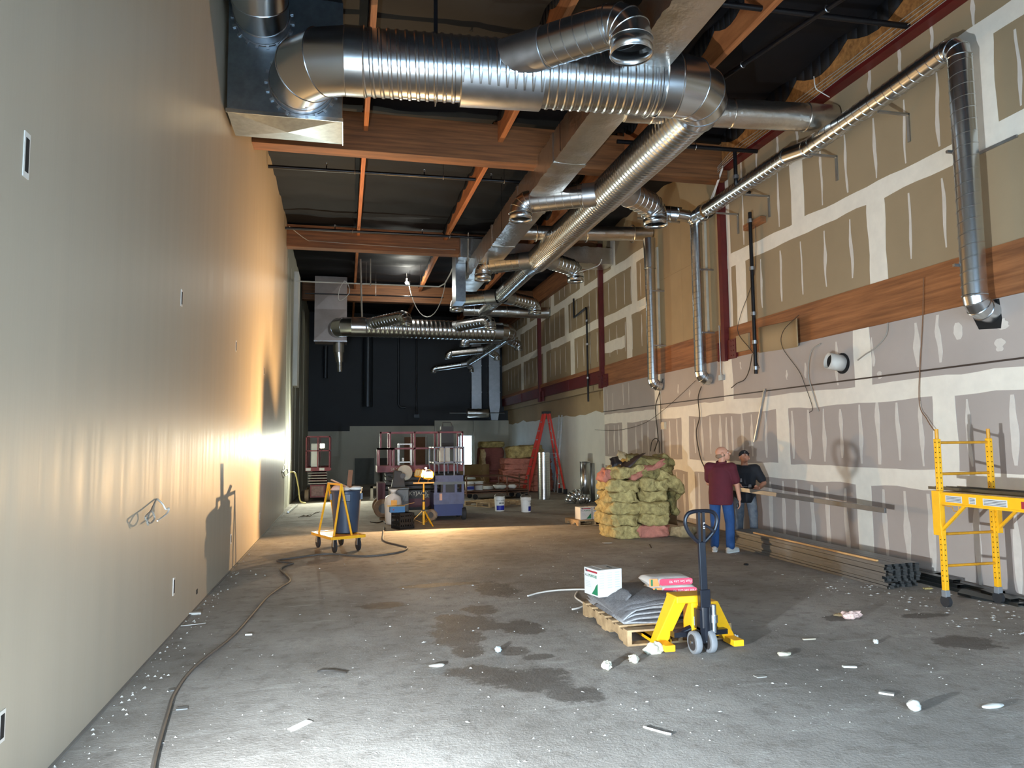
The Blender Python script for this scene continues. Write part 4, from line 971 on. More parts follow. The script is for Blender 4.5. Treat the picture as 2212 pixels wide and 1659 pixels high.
# steel chest with roll machine
gb = T('tool_chest','grey steel chest in front of the red lift','chest',(1.2,16.55,0))
MB().bx(.97,1.4,16.35,16.75,.0,.7).build('chest_body', GREYB, gb, smooth=False, bevel=.015)
MB().bx(.96,1.41,16.34,16.76,.7,.74).build('lid', GREYB, gb, smooth=False, bevel=.01)
m = MB()
for k in range(5): m.bar((1.06+k*.055,16.345,.42),(1.12+k*.055,16.345,.56),.012,.006)
m.build('louvre', CHAR, gb, smooth=False)
rm = T('roll_machine','black machine holding a big pale roll on the grey chest','machine',(1.2,16.5,.742))
MB().prism([(1.02,.742),(1.33,.742),(1.3,.98),(1.24,1.1),(1.08,1.12),(1.06,.95)], lambda a,b,d: (a,d,b), 16.42, 16.62).build('machine_body', CHAR, rm, smooth=False, bevel=.01)
MB().lathe([(.05,0),(.17,0),(.175,.02),(.175,.09),(.17,.11),(.05,.11)],(1.33,16.6,1.06),(0,1,0),32).build('paper_roll', mat('pale_roll',(196,186,164),.7), rm)
MB().cyl((1.27,16.4,1.0),(1.27,16.42,1.0),.06,None,20).build('motor_cap', BLKP, rm)

# ---- lifts ----
def wheel(parent, x, y, r, wd, ax, mt=RUBD, hub=GREYB):
    d = V(ax); a = V((x,y,r))-d*wd/2
    o = MB().lathe([(r*.35,0),(r*.93,0),(r,wd*.15),(r,wd*.85),(r*.93,wd),(r*.35,wd)],a,d,28).build('wheel', mt, parent)
    MB().cyl(a-d*.006,a+d*(wd+.006),r*.5,None,18).build('hub', hub, o)
def railbox(parent, mt, x0,x1,y0,y1,z0,z1,mid,nx,ny,w=.04):
    for z in (mid,z1):
        MB().bx(x0,x1,y0,y0+w,z-w,z).build('guard_rail', mt, parent, smooth=False); MB().bx(x0,x1,y1-w,y1,z-w,z).build('guard_rail', mt, parent, smooth=False)
        MB().bx(x0,x0+w,y0,y1,z-w,z).build('guard_rail', mt, parent, smooth=False); MB().bx(x1-w,x1,y0,y1,z-w,z).build('guard_rail', mt, parent, smooth=False)
    for i in range(nx):
        x = x0+(x1-w-x0)*i/(nx-1)
        for y in (y0,y1-w): MB().bx(x,x+w,y,y+w,z0,z1).build('guard_post', mt, parent, smooth=False)
    for j in range(1,ny-1):
        y = y0+(y1-w-y0)*j/(ny-1)
        for x in (x0,x1-w): MB().bx(x,x+w,y,y+w,z0,z1).build('guard_post', mt, parent, smooth=False)
# left lift, end on
l1 = T('scissor_lift','red scissor lift parked end on by the far left wall, carrying the white lamp','scissor lift',(-.8,23.6,0))
MB().bx(-1.02,-.58,22.9,24.6,.12,.5).build('chassis', REDL, l1, smooth=False)
MB().bx(-.98,-.62,22.86,22.9,.16,.46).build('end_plate', mat('dusty_plate',(130,100,92),.6,0,.3,14), l1, smooth=False)
for z,k in ((.52,0),(.6,1),(.68,2),(.76,3),(.84,4)):
    MB().bx(-1.06+.02*k,-.54-.01*k,22.9,24.5,z,z+.045).build('scissor_arm', REDL if k%2 else CHAR, l1, smooth=False)
    MB().cyl((-1.08,22.9,z+.02),(-.52,22.9,z+.02),.016,None,10).build('cross_tube', ALU, l1)
MB().bx(-1.16,-.44,22.8,24.7,.92,1.03).build('platform', REDL, l1, smooth=False)
for i in range(4): MB().bx(-1.15+i*.2,-1.0+i*.2,22.79,22.8,.935,1.015).build('toe_sticker', CARD if i%2 == 0 else REDL, l1, smooth=False)
railbox(l1, REDL, -1.16,-.44,22.8,24.7,1.03,1.98,1.55,3,3,.035)
for y in (23.05,24.4):
    for x in (-1.12,-.46): wheel(l1,x,y,.18,.12,(1,0,0),mat('dusty_tyre',(150,128,104),.8,0,.2,10))
# lamp on the lift
ll = T('led_work_light','small glaring white work lamp fixed in the left lift guard rail','work light',(-.67,22.76,1.6))
MB().bx(-.75,-.59,22.76,22.8,1.6,1.76).build('lamp_housing', CHAR, ll, smooth=False)
MB().bx(-.73,-.61,22.752,22.76,1.62,1.74).build('lamp_glass', mat('white_led',(255,250,230),.3,0,0,emit=120), ll, smooth=False)
MB().tube(bez((-.67,22.79,1.6),(-.7,22.82,1.4),(-.75,22.85,1.2),(-.72,22.82,1.03)),.008,6).build('lamp_cable', WIREB, ll)
light('led_spot','SPOT',(-.67,22.72,1.68),480,(.97,1,.82),(.4,18,1.5),spot_size=math.radians(165),spot_blend=.3,shadow_soft_size=.06)
MB().bx(-1.0,-.78,22.9,22.93,1.05,1.75).build('white_sheet', WHITE, smooth=False)
tag(COL.objects[-1],'upright white board riding in the left lift behind the lamp','board')
# red side-on lift
l2 = T('scissor_lift','red scissor lift seen from its side behind the work light','scissor lift',(1.9,17.6,0))
MB().bx(.8,2.75,17.3,18.0,.15,.62).build('chassis', CHAR, l2, smooth=False)
MB().bx(.76,.93,17.25,18.05,.12,.8).build('end_frame', DKR, l2, smooth=False)
MB().bx(1.45,2.3,17.285,17.3,.22,.42).build('battery_door', DKR, l2, smooth=False)
MB().bx(2.15,2.4,17.28,17.3,.2,.44).build('yellow_sign', mat('dull_yellow',(130,110,40),.6), l2, smooth=False)
for z in (.66,.76,.86,.96): MB().bx(.95,2.7,17.35,17.95,z,z+.06).build('scissor_arm', CHAR, l2, smooth=False)
MB().bx(.74,2.78,17.25,18.05,1.05,1.2).build('platform', REDL, l2, smooth=False)
railbox(l2, REDL, .76,1.14,17.2,18.0,1.2,1.62,1.62,2,2)
railbox(l2, REDL, 1.02,2.78,17.25,18.05,1.2,2.0,1.62,4,2)
MB().bx(.8,1.05,17.25,17.29,1.96,2.0).bx(.8,.84,17.25,17.29,1.6,2.0).build('upper_hoop', REDL, l2, smooth=False)
for x in (.88,2.55):
    for y in (17.25,18.05): wheel(l2,x,y,.22,.16,(0,1,0),mat('dusty_tyre',(150,128,104)))
text('lettering','SKYJACK',LETTER,l2,(1.42,17.292,.5),(1,0,0),(0,0,1),.13)
text('lettering','SKYJACK',LETTER,l2,(1.85,17.28,.44),(1,0,0),(0,0,1),.1)
text('lettering','SKYJACK',LETTER,l2,(1.05,17.245,1.09),(1,0,0),(0,0,1),.1)
MB().bx(2.25,2.55,17.3,17.5,1.62,2.12).build('control_box', CHAR, l2, smooth=False)
MB().tube([(2.3,17.4,2.1),(2.3,17.4,2.22),(2.5,17.4,2.22),(2.55,17.4,2.1)],.012,6).build('control_hoop', CHAR, l2)
# white shelf on the lift
sh = T('white_shelf','little white shelf unit standing on the red lift platform','shelf',(1.42,17.6,1.2))
for x in (1.26,1.56):
    for y in (17.45,17.75): MB().bx(x-.012,x+.012,y-.012,y+.012,1.2,1.72).build('leg', PLW, sh, smooth=False)
for z in (1.26,1.69): MB().bx(1.25,1.57,17.44,17.76,z,z+.03).build('shelf_board', PLW, sh, smooth=False)
MB().cyl((1.36,17.5,1.292),(1.36,17.5,1.38),.025,None,14).build('can', PLW); tag(COL.objects[-1],'small white can on the lower board of the white shelf','can')
# blue lift, end on
l3 = T('mast_lift','blue lift with grey cage parked end on right of the work light','lift',(2.27,16.5,0))
MB().bx(1.95,2.6,16.2,17.1,.1,.36).build('chassis', mat('deep_blue',(26,36,92),.5), l3, smooth=False)
MB().bx(1.93,2.62,16.15,16.2,.36,.62).build('end_cover', mat('dusty_blue',(90,92,116),.6,0,.2,8), l3, smooth=False)
MB().bx(1.95,2.6,16.2,17.1,.36,.6).build('body', BLUEL, l3, smooth=False)
for x in (1.95,2.14,2.4,2.56): MB().bx(x,x+.06,16.16,16.22,.6,.82).build('mast_rail', mat('dusty_blue',(90,92,116)), l3, smooth=False)
MB().bx(2.1,2.45,16.2,16.4,.62,.8).build('dark_core', CHAR, l3, smooth=False)
MB().bx(1.92,2.63,16.1,17.1,.8,.86).build('deck', GREYB, l3, smooth=False)
MB().bx(1.94,2.61,16.1,16.12,.86,1.0).bx(1.94,1.96,16.1,17.1,.86,1.0).bx(2.59,2.61,16.1,17.1,.86,1.0).build('toe_board', mat('dusty_blue',(90,92,116)), l3, smooth=False)
railbox(l3, mat('grey_cage',(108,104,106),.45,.3,.1,6), 1.93,2.62,16.1,17.1,1.0,1.64,1.3,4,2,.028)
MB().bx(2.1,2.32,16.3,16.5,1.28,1.62).bx(2.12,2.3,16.28,16.3,1.4,1.58).build('control_cabinet', mat('pale_cabinet',(180,172,156),.6), l3, smooth=False)
MB().bx(2.06,2.12,16.14,16.15,.45,.6).build('caution_tag', mat('tag_pink',(210,160,130),.6), l3, smooth=False)
for x,r in ((1.9,.13),(2.62,.14)): wheel(l3,x,16.25,r,.09,(1,0,0) if x > 2 else (.55,.83,0),mat('dusty_tyre',(150,128,104)) if x < 2 else RUBD)
for x in (1.95,2.6): wheel(l3,x,16.95,.13,.09,(1,0,0))
for x in (2.46,2.53): MB().cyl((x,16.35,1.25),(x,16.35,1.6),.022,None,10).build('light_tube', PLW, l3)

# ---- insulation ----
def batt(label, c, sz, mt, sd, rot=(0,0,0), grp='insulation batts', name='insulation_batt', amp=1.5, sub=10):
    bm = bmesh.new(); bmesh.ops.create_cube(bm, size=1.0); bmesh.ops.subdivide_edges(bm, edges=bm.edges, cuts=sub, use_grid_fill=True)
    for v in bm.verts:
        p = v.co.copy(); q = V((p.x*2,p.y*2,p.z*2))
        k = [abs(a)**6 for a in q]; f = (1+(k[0]*k[1]+k[1]*k[2]+k[2]*k[0])*.0)
        # round edges
        e = sum(1 for a in q if abs(a) > .98)
        s = 1-.07*(e-1) if e > 1 else 1
        w = V((p.x*sz[0]*s,p.y*sz[1]*s,p.z*sz[2]*s))
        n1 = noise.noise_vector(w*5+V((sd*3.1,sd,0)))*.05*amp+noise.noise_vector(w*13+V((0,sd*2.2,sd)))*.03*amp+noise.noise_vector(w*34+V((sd,0,sd)))*.012*amp
        n1.z *= .6
        v.co = w+n1
    me = bpy.data.meshes.new(name); bm.to_mesh(me); bm.free(); me.materials.append(mt)
    me.polygons.foreach_set('use_smooth',[True]*len(me.polygons))
    o = bpy.data.objects.new(name, me); COL.objects.link(o); o.location = c; o.rotation_euler = rot; tag(o,label,'insulation batt',grp); ORG[o] = V(c)
    return o
cols = [(4.87,.56),(5.42,.56)]; pos = ('bottom','second','third','fourth','fifth')
for ci,(x,wd) in enumerate(cols):
    for r in range(5):
        h = .205; mt = YELI if not (ci == 1 and r == 0) else PINKI
        nm = ('left','right')[ci]
        batt(('%s batt of the %s column in the big yellow insulation pile' % (pos[r],nm)) if mt is YELI else 'pink batt at the bottom right of the big yellow insulation pile',(x+.03*random.uniform(-1,1),12.55+.04*random.uniform(-1,1),.11+r*h),(wd+.05*random.uniform(-1,1),.85,h*(.98+.14*random.random())),mt,ci*7.3+r*1.9,(.03*random.uniform(-1,1),.05*random.uniform(-1,1),.08*random.uniform(-1,1)),'batts of the big insulation pile')
batt('sagging yellow batt sliding off the right side of the big pile',(5.78,12.5,.95),(.55,.7,.2),YELI,31,(0,.55,.1),'batts of the big insulation pile')
batt('olive batt hanging down the right edge of the big pile',(5.9,12.7,.62),(.22,.6,.5),OLIVE,32,(0,.2,.2),'batts of the big insulation pile')
batt('yellow batt tilted on the top left of the big pile',(4.98,12.5,1.17),(.62,.6,.2),YELI,33,(0,-.12,.2),'batts of the big insulation pile')
batt('olive batt crowning the big insulation pile',(5.42,12.6,1.33),(.75,.55,.2),OLIVE,34,(.05,.12,-.15),'batts of the big insulation pile')
batt('slanting pink batt strip near the top of the big pile',(5.38,12.32,1.2),(.72,.2,.13),PINKI,35,(0,-.42,.0),'batts of the big insulation pile')
batt('olive batt under the pink strip on the big pile',(5.5,12.5,1.12),(.6,.6,.2),OLIVE,36,(0,-.1,.1),'batts of the big insulation pile')
batt('small pink tuft at the left shoulder of the big pile',(4.62,12.5,1.1),(.16,.3,.24),PINKI,37,(0,.3,.1),'batts of the big insulation pile',sub=5)
batt('dark olive tuft at the right top of the big pile',(5.82,12.62,1.3),(.3,.4,.26),OLIVE,38,(0,.5,.1),'batts of the big insulation pile',sub=5)
batt('low tan tuft lying on the floor right of the big pile',(5.98,12.15,.09),(.42,.3,.17),TANI,39,(0,0,.3),'batts of the big insulation pile',sub=5)
def sheetp(label, pts, mt, th=.006, name='kraft_sheet', cat='kraft paper'):
    m = MB(); A,B_,C_,D_ = [V(p) for p in pts]
    m.grid(lambda u,v: tuple((A*(1-u)+B_*u)*(1-v)+(D_*(1-u)+C_*u)*v+V((.03*noise.noise(V((u*3,v*3,A.x))),.04*noise.noise(V((u*4,v*2,A.y))),.05*math.sin(PI*u)*math.sin(PI*v)))), 10, 6)
    o = m.build(name, mt, solid=th); tag(o,label,cat); return o
sheetp('long dark kraft paper flap draped over the top of the big pile',[(4.82,12.25,1.1),(5.3,12.25,1.5),(5.34,12.5,1.48),(4.9,12.45,1.32)],KRAFT)
sheetp('black crumpled paper scrap at the top left of the big pile',[(4.68,12.3,1.25),(4.86,12.3,1.32),(4.88,12.5,1.45),(4.7,12.5,1.4)],mat('black_scrap',(30,28,32),.5,0,.3,8))
sheetp('curled pale kraft corner standing on top of the big pile',[(4.84,12.45,1.42),(5.08,12.45,1.38),(5.06,12.6,1.5),(4.9,12.6,1.55)],TANI)
sheetp('brown kraft sheet hanging behind the right side of the big pile',[(5.68,12.85,1.2),(6.2,12.9,.7),(6.2,12.9,.1),(5.75,12.85,.2)],mat('brown_kraft',(110,82,52),.6,0,.2,6))
# far pink pile
for r in range(6):
    x0 = 5.42+.04*r*(r>3)
    batt(pos[min(r,4)]+' pink layer of the far pink insulation stack' if r < 5 else 'top pink layer of the far pink insulation stack',(6.22,24.9,.12+r*.19),(1.75-.1*(r>3),1.0,.21),PINKI,60+r*2.7,(0,.01,0),'layers of the far pink stack',amp=1.2)
batt('fat yellow roll lying on top of the far pink stack',(6.15,24.8,1.4),(1.2,.8,.42),YELI,71,(0,-.06,0),'rolls on the far pink stack')
batt('tall dark pink bale standing left of the far pink stack',(5.18,26.0,.8),(.85,.9,1.55),mat('dark_pink_insulation',(120,70,62),.95,0,.15,7,.7,18,(1,1,3)),72,(0,0,0),'far bales',amp=.8)
batt('olive cap lying on the tall dark pink bale',(5.2,25.9,1.66),(.85,.8,.22),OLIVE,73,(0,0,0),'far bales',amp=.9)
batt('frayed pale edge of the tall dark pink bale',(4.78,25.5,.8),(.16,.4,1.4),TANI,74,(0,.03,0),'far bales',amp=1.1)
# ---- ladders ----
ORANGE = mat('fibreglass_red', (196,44,24), .5, 0, .08, 6)
ld = T('step_ladder','tall red fibreglass step ladder standing before the pink insulation','ladder',(6.5,23.6,0))
tp = V((6.62,23.5,2.7))
for sy in (-.2,.2):
    k = 'front' if sy < 0 else 'rear'
    MB().bar((5.85,23.5+sy*1.5,.02),tp+V((-.06,sy*.6,0)),.09,.03).build('front_rail', ORANGE, ld, smooth=False)
    MB().bar((7.16,23.5+sy*1.5,.02),tp+V((.08,sy*.6,0)),.06,.03).build('rear_rail', ORANGE, ld, smooth=False)
    for x in (5.85,7.16): MB().bx(x-.06,x+.06,23.5+sy*1.5-.03,23.5+sy*1.5+.03,0,.16).build('foot', BLKP, ld, smooth=False)
for k in range(1,9):
    t = k/9; p = V((5.85,23.5,.02)).lerp(tp+V((-.06,0,0)),t); wd = .3-.17*t
    MB().bx(p.x-.04,p.x+.04,p.y-wd,p.y+wd,p.z-.012,p.z+.012).build('tread', ALU, ld, smooth=False)
    p = V((7.16,23.5,.02)).lerp(tp+V((.08,0,0)),t)
    MB().bx(p.x-.02,p.x+.02,p.y-wd,p.y+wd,p.z-.012,p.z+.012).build('rear_brace', ALU, ld, smooth=False)
MB().bx(6.5,6.75,23.36,23.64,2.68,2.76).build('top_cap', BLKP, ld, smooth=False)
for z in (1.35,): MB().bar((6.22,23.3,z),(6.9,23.3,z),.025,.01).build('spreader', ALU, ld, smooth=False)
la = T('extension_ladder','thin aluminium ladder leaning on the far right wall','ladder',(7.15,23.9,0))
for y in (23.75,24.1): MB().bar((7.05,y,.0),(7.26,y+.02,2.65),.04,.025).build('side_rail', ALU, la, smooth=False)
for k in range(1,10): 
    t = k/10; MB().cyl((7.05+.21*t,23.75,2.65*t),(7.05+.21*t,24.1,2.65*t),.014,None,8).build('rung', ALU, la)
# ---- loose duct pieces ----
d1 = T('loose_duct','upright ribbed spiral duct section standing under the red ladder','duct section',(5.9,21.3,0))
m = MB(); spiral(m,(5.9,21.3,0),(5.9,21.3,1.42),.185,.07,.008,32,6); m.build('spiral_shell', GALV, d1, solid=.003)
d2 = T('loose_duct','smooth upright sheet metal tube beside the big insulation pile','duct section',(6.68,19.7,0))
m = MB(); pipe(m,(6.68,19.7,0),(6.68,19.7,1.15),.145,None,28); m.torus((6.68,19.7,1.15),(0,0,1),.147,.008,28,5); m.build('tube_shell', GALV, d2, solid=.003)
d3 = T('loose_duct','narrow dull upright tube behind the smooth metal tube','duct section',(6.98,20.0,0))
m = MB(); pipe(m,(6.98,20.0,0),(6.98,20.0,1.1),.09,None,20); m.build('tube_shell', GALVD, d3, solid=.003)
d4 = T('loose_elbow','big shiny elbow fitting lying on the floor by the metal tube','duct elbow',(6.35,19.6,0))
m = MB(); elbow(m,(6.15,19.5,.035),(.2,0,1),(1,.2,-.2),.16,.25,4,24,m); m.build('elbow_shell', GALV, d4, solid=.003)
d5 = T('loose_elbow','second elbow fitting tipped over in front of the metal tube','duct elbow',(6.45,19.0,0))
m = MB(); elbow(m,(6.25,19.05,.11),(.6,-.3,.5),(.9,.3,-.4),.12,.22,3,24,m); m.build('elbow_shell', GALV, d5, solid=.003)
d6 = T('loose_duct','thin metal pipe leaning beside the big insulation pile','duct section',(6.8,18.6,0))
m = MB(); pipe(m,(6.6,18.5,.05),(6.82,18.7,.62),.05,None,16); m.build('tube_shell', GALV, d6, solid=.003)
d7 = T('loose_collar','short round metal collar lying above the small cartons','duct collar',(5.55,16.2,0))
m = MB(); pipe(m,(5.55,16.0,0.0),(5.55,16.0,.16),.13,None,24); m.build('collar_shell', GALV, d7, solid=.003)
# ---- buckets, pallets, cartons ----
def bucket(label, x, y, lab_a, h=.36, r=.13, lid=True, open_top=False):
    b = T('paint_bucket', label, 'bucket', (x,y,0), 0, 'white buckets')
    MB().lathe([(r*.88,0),(r*.9,.01),(r,h*.82),(r*1.06,h*.83),(r*1.06,h*.88),(r,h*.89),(r*1.01,h),(r*.94,h),(r*.9,h*.9)],(x,y,0),n=28).build('pail', PLW, b)
    def curved(a0,a1,z0,z1,mt,nm,rr):
        m = MB(); m.grid(lambda u,v: (x+(r*.9+(r-r*.9)*((z0+(z1-z0)*v)/h)+rr)*math.cos(a0+(a1-a0)*u), y+(r*.9+(r-r*.9)*((z0+(z1-z0)*v)/h)+rr)*math.sin(a0+(a1-a0)*u), z0+(z1-z0)*v), 12, 1); m.build(nm, mt, b)
    curved(lab_a,lab_a+1.9,.03,h*.4,BLUEP,'blue_label',.002)
    curved(lab_a,lab_a+1.9,h*.72,h*.745,INK,'label_line',.002)
    for k in range(5): curved(lab_a+.55+k*.24,lab_a+.55+k*.24+.14,h*.5,h*.62,INK,'label_print',.002)
    m = MB(); m.torus((x,y,h*.9),(.3,.95,.25),r*1.05,.004,20,5); m.build('wire_handle', GALVD, b)
    return b
bucket('white bucket with a wide blue label, left of the pair on the floor',3.82,18.0,-2.45)
bucket('white bucket with its blue label turned right, right of the pair',4.39,17.55,-1.3)
p = pallet('wood_pallet','pale wooden pallet lying flat behind the two white buckets',4.0,19.75,1.0,1.2,math.radians(-58))
p = pallet('wood_pallet','dark low pallet under the two small printed cartons',5.0,14.62,.75,.7,math.radians(6),h=.11)
carton('small carton printed ALL PURPOSE, left of the pair on the dark pallet',(4.86,14.5,.112),math.radians(97),.26,.25,grp='small cartons')
carton('small carton printed ALL PURPOSE, right of the pair beside the insulation',(5.15,14.53,.112),math.radians(93),.26,.25,grp='small cartons')
# ---- rail cart with junk ----
RUST = mat('brown_rail', (100,70,52), .6, .2, .2, 6)
kt = T('rail_cart','long low rail sided flat cart holding pails and coils','cart',(4.55,22.3,0),.12)
for z in (.18,.24): MB().bx(-1.0,1.0,-.4,.4,z,z+.03).build('deck_frame', RUST, kt, local=True, smooth=False)
for x in (-1.0,.3,1.0):
    for y in (-.4,.4): MB().cyl((x,y,.1),(x,y,.72 if x > -.9 or y < 0 else .6),.02,None,8).build('stake', RUST, kt, local=True)
for y in (-.4,.4):
    for z in (.45,.7): MB().cyl((-1.0,y,z),(1.0 if z < .6 else .3,y,z),.017,None,8).build('side_rail', RUST, kt, local=True)
    MB().cyl((.3,y,.7),(1.0,y,.55),.017,None,8).build('side_rail', RUST, kt, local=True)
for x in (-.7,.7):
    for y in (-.3,.3): MB().cyl((x,y-.02,.08),(x,y+.02,.08),.08,None,16).build('wheel', RUBD, kt, local=True)
for k,(x,y,lab) in enumerate(((3.75,22.1,'white pail with blue label at the left end of the rail cart'),(4.05,22.15,'white pail without label on the rail cart'))):
    b = T('paint_bucket', lab,'bucket',(x,y,.275)); MB().lathe([(.12,0),(.14,.22),(.15,.23),(.15,.26),(.0,.26)],(x,y,.275),n=20).build('pail', PLW, b)
    if k == 0: MB().bx(x-.12,x+.12,y-.143,y-.13,.3,.4).build('blue_label', BLUEP, b, smooth=False)
for k in range(3):
    MB().torus((3.78,22.12,.62+.03*k),(.05*k,.1,1),.16-.012*k,.013,24,6).build('tube_coil', mat('clear_tubing',(190,196,190),.25)); tag(COL.objects[-1],('bottom','middle','top')[k]+' loop of clear tubing coiled on the rail cart pails','tubing coil','coils on the rail cart')
for k in range(4):
    MB().lathe([(.17,0),(.19,.012),(.19,.02),(0,.02)],(4.4,22.5,.275+.024*k+.2*0),n=22).build('plastic_disc', PLW); tag(COL.objects[-1],('lowest','second','third','topmost')[k]+' white lid in the stack on the rail cart','lid','lids on the rail cart')
crumple('plastic_heap','bunched clear plastic heap in the middle of the rail cart','plastic',(4.75,22.3,.36),.13,(1.6,1,.7),mat('milky_plastic',(204,202,188),.3),4.4)
crumple('plastic_heap','small white plastic bundle on the right of the rail cart','plastic',(5.15,22.35,.35),.1,(1.5,1,.7),PLW,8.4)
# ---- boards and bits near the back wall ----
MB().bx(3.9,5.0,25.3,25.33,.0,.97).build('cardboard_sheet', TANB, smooth=False); tag(COL.objects[-1],'big tan board standing on edge before the bright doorway','board')
MB().bx(2.55,3.55,32.12,32.15,0,2.02).build('brown_sheet', BROWNB, smooth=False); tag(COL.objects[-1],'tall brown board leaning on the back partition behind the lifts','board')
MB().cyl((3.5,32.05,0),(3.5,32.1,2.1),.03,None,10).build('white_pole', WHITE); tag(COL.objects[-1],'slim pale pole standing beside the tall brown board','pole')
MB().bx(.42,1.25,32.1,32.16,0,1.12).build('grey_panel', mat('grey_door',(84,88,84),.7), smooth=False); tag(COL.objects[-1],'low grey panel leaning on the back partition','panel')
MB().bx(1.45,2.0,31.8,32.1,.8,1.12).bx(1.5,1.6,31.8,32.1,0,.8).bx(1.85,1.95,31.8,32.1,0,.8).build('dark_cabinet', CHAR, smooth=False); tag(COL.objects[-1],'small dark cabinet against the back partition behind the red lift','cabinet')
st = T('step_stool','small dark step stool showing above the tan board','stool',(5.05,26.9,0))
for x in (4.86,5.24):
    for y in (26.75,27.05): MB().bar((x+(.03 if x < 5 else -.03),y,1.2),(x-(.05 if x < 5 else -.05),y,0),.03,.03).build('leg', CHAR, st, smooth=False)
MB().bx(4.88,5.22,26.72,27.08,1.18,1.23).build('seat', CHAR, st, smooth=False); MB().bx(4.84,5.26,26.74,26.77,.98,1.01).build('rung', CHAR, st, smooth=False)
m = MB(); m.bx(.78,.86,22.8,22.84,0,.42).bx(.76,.9,22.75,22.9,0,.05).bx(.78,.95,22.8,22.84,.36,.42); m.build('bracket_piece', PLW, smooth=False); tag(COL.objects[-1],'small white bracket standing left of the red lift wheel','bracket')
MB().bar((-1.38,19.2,.03),(-1.3,21.5,.03),.05,.04).build('steel_angle_bar', ALU, smooth=False); tag(COL.objects[-1],'thin metal bar lying along the foot of the far left wall','metal bar')

# ================= PEOPLE =================
SKIN = mat('skin', (196,140,112), .55, 0, .06, 10); SKIN2 = mat('skin_tan', (172,118,92), .55, 0, .06, 10)
DENIM = mat('blue_denim', (30,66,112), .85, 0, .18, 9, .15, 60); DENIM2 = mat('dusty_denim', (66,80,100), .85, 0, .3, 5, .15, 60, c2=(120,122,122))
MAROON = mat('maroon_cotton', (84,20,32), .85, 0, .12, 6, .12, 40); BLKC = mat('black_cotton', (22,23,28), .85, 0, .15, 6, .12, 40)
def caps(m, a, ra, b, rb, n=14, k=4):
    a,b = V(a),V(b); d = b-a
    if d.length < 1e-4: d = V((0,0,.001))
    dn = d.normalized(); rs = []
    for i in range(k): t = PI/2*(1-i/k); rs.append(m.ring(a-dn*ra*math.sin(t),dn,max(ra*math.cos(t),1e-3),n))
    for i in range(k+1): t = PI/2*i/k; rs.append(m.ring(b+dn*rb*math.sin(t),dn,max(rb*math.cos(t),1e-3),n))
    m.rings(rs)
def loft(m, secs, n=22):
    rs = []
    for (c,rx,ry,tw) in secs:
        rs.append([V((c[0]+rx*math.cos(t)*math.cos(tw)-ry*math.sin(t)*math.sin(tw), c[1]+rx*math.cos(t)*math.sin(tw)+ry*math.sin(t)*math.cos(tw), c[2])) for t in [2*PI*i/n for i in range(n)]])
    m.rings(rs)
def hand(m, wr, d, side, palm_n, curl=.5, s=1.0):
    """palm and five fingers; d = direction of fingers, palm_n = palm normal, side = thumb side direction"""
    wr,d,side,pn = V(wr),V(d).normalized(),V(side).normalized(),V(palm_n).normalized()
    pc = wr+d*.05*s
    for t in (-.026,-.009,.009,.026): caps(m, wr+d*.015*s+side*t*.7, .013*s, wr+d*.085*s+side*t, .0125*s, 8, 3)
    for i,(t,L_) in enumerate(((.03,.066),(.01,.078),(-.01,.072),(-.03,.055))):
        p = wr+d*.088*s+side*t*s; dd = d.copy(); r = .0092*s
        for f in (.45,.32,.23):
            dd = (dd+pn*curl*.9).normalized(); q = p+dd*L_*f*s*1.05; caps(m,p,r,q,r*.9,8,3); p = q; r *= .92
    p = wr+d*.03*s+side*.03*s; q = p+(side*.7+d*.6+pn*.35).normalized()*.042*s; caps(m,p,.0115*s,q,.0105*s,8,3)
    caps(m,q,.0105*s,q+(d*.8+side*.1+pn*.6).normalized()*.032*s,.009*s,8,3)
def head(m, c, yaw, pitch_, s=1.0):
    """skull, jaw, nose, brow, ears, lips; local +y is the face"""
    c = V(c); R = MX.Rotation(yaw,3,'Z')@MX.Rotation(-pitch_,3,'X')
    def P(x,y,z): return c+R@V((x*s,y*s,z*s))
    mm = MB(); mm.sph((0,0,0),1,18,14)
    def ell(o,rx,ry,rz):
        m.add([P(o[0]+p[0]*rx,o[1]+p[1]*ry,o[2]+p[2]*rz) for p in mm.v], mm.f)
    ell((0,-.015,.03),.076,.096,.085); ell((0,.028,-.03),.058,.062,.075); ell((0,.052,-.078),.032,.034,.026)
    ell((0,.06,.028),.052,.03,.02); ell((.032,.062,-.02),.024,.024,.026); ell((-.032,.062,-.02),.024,.024,.026)
    caps(m,P(0,.09,.015),.009*s,P(0,.108,-.022),.014*s,10,3)
    ell((0,.084,-.052),.024,.012,.007); ell((0,.083,-.064),.02,.012,.007)
    for sx in (-1,1): ell((sx*.078,-.012,-.005),.011,.022,.032)
    return P
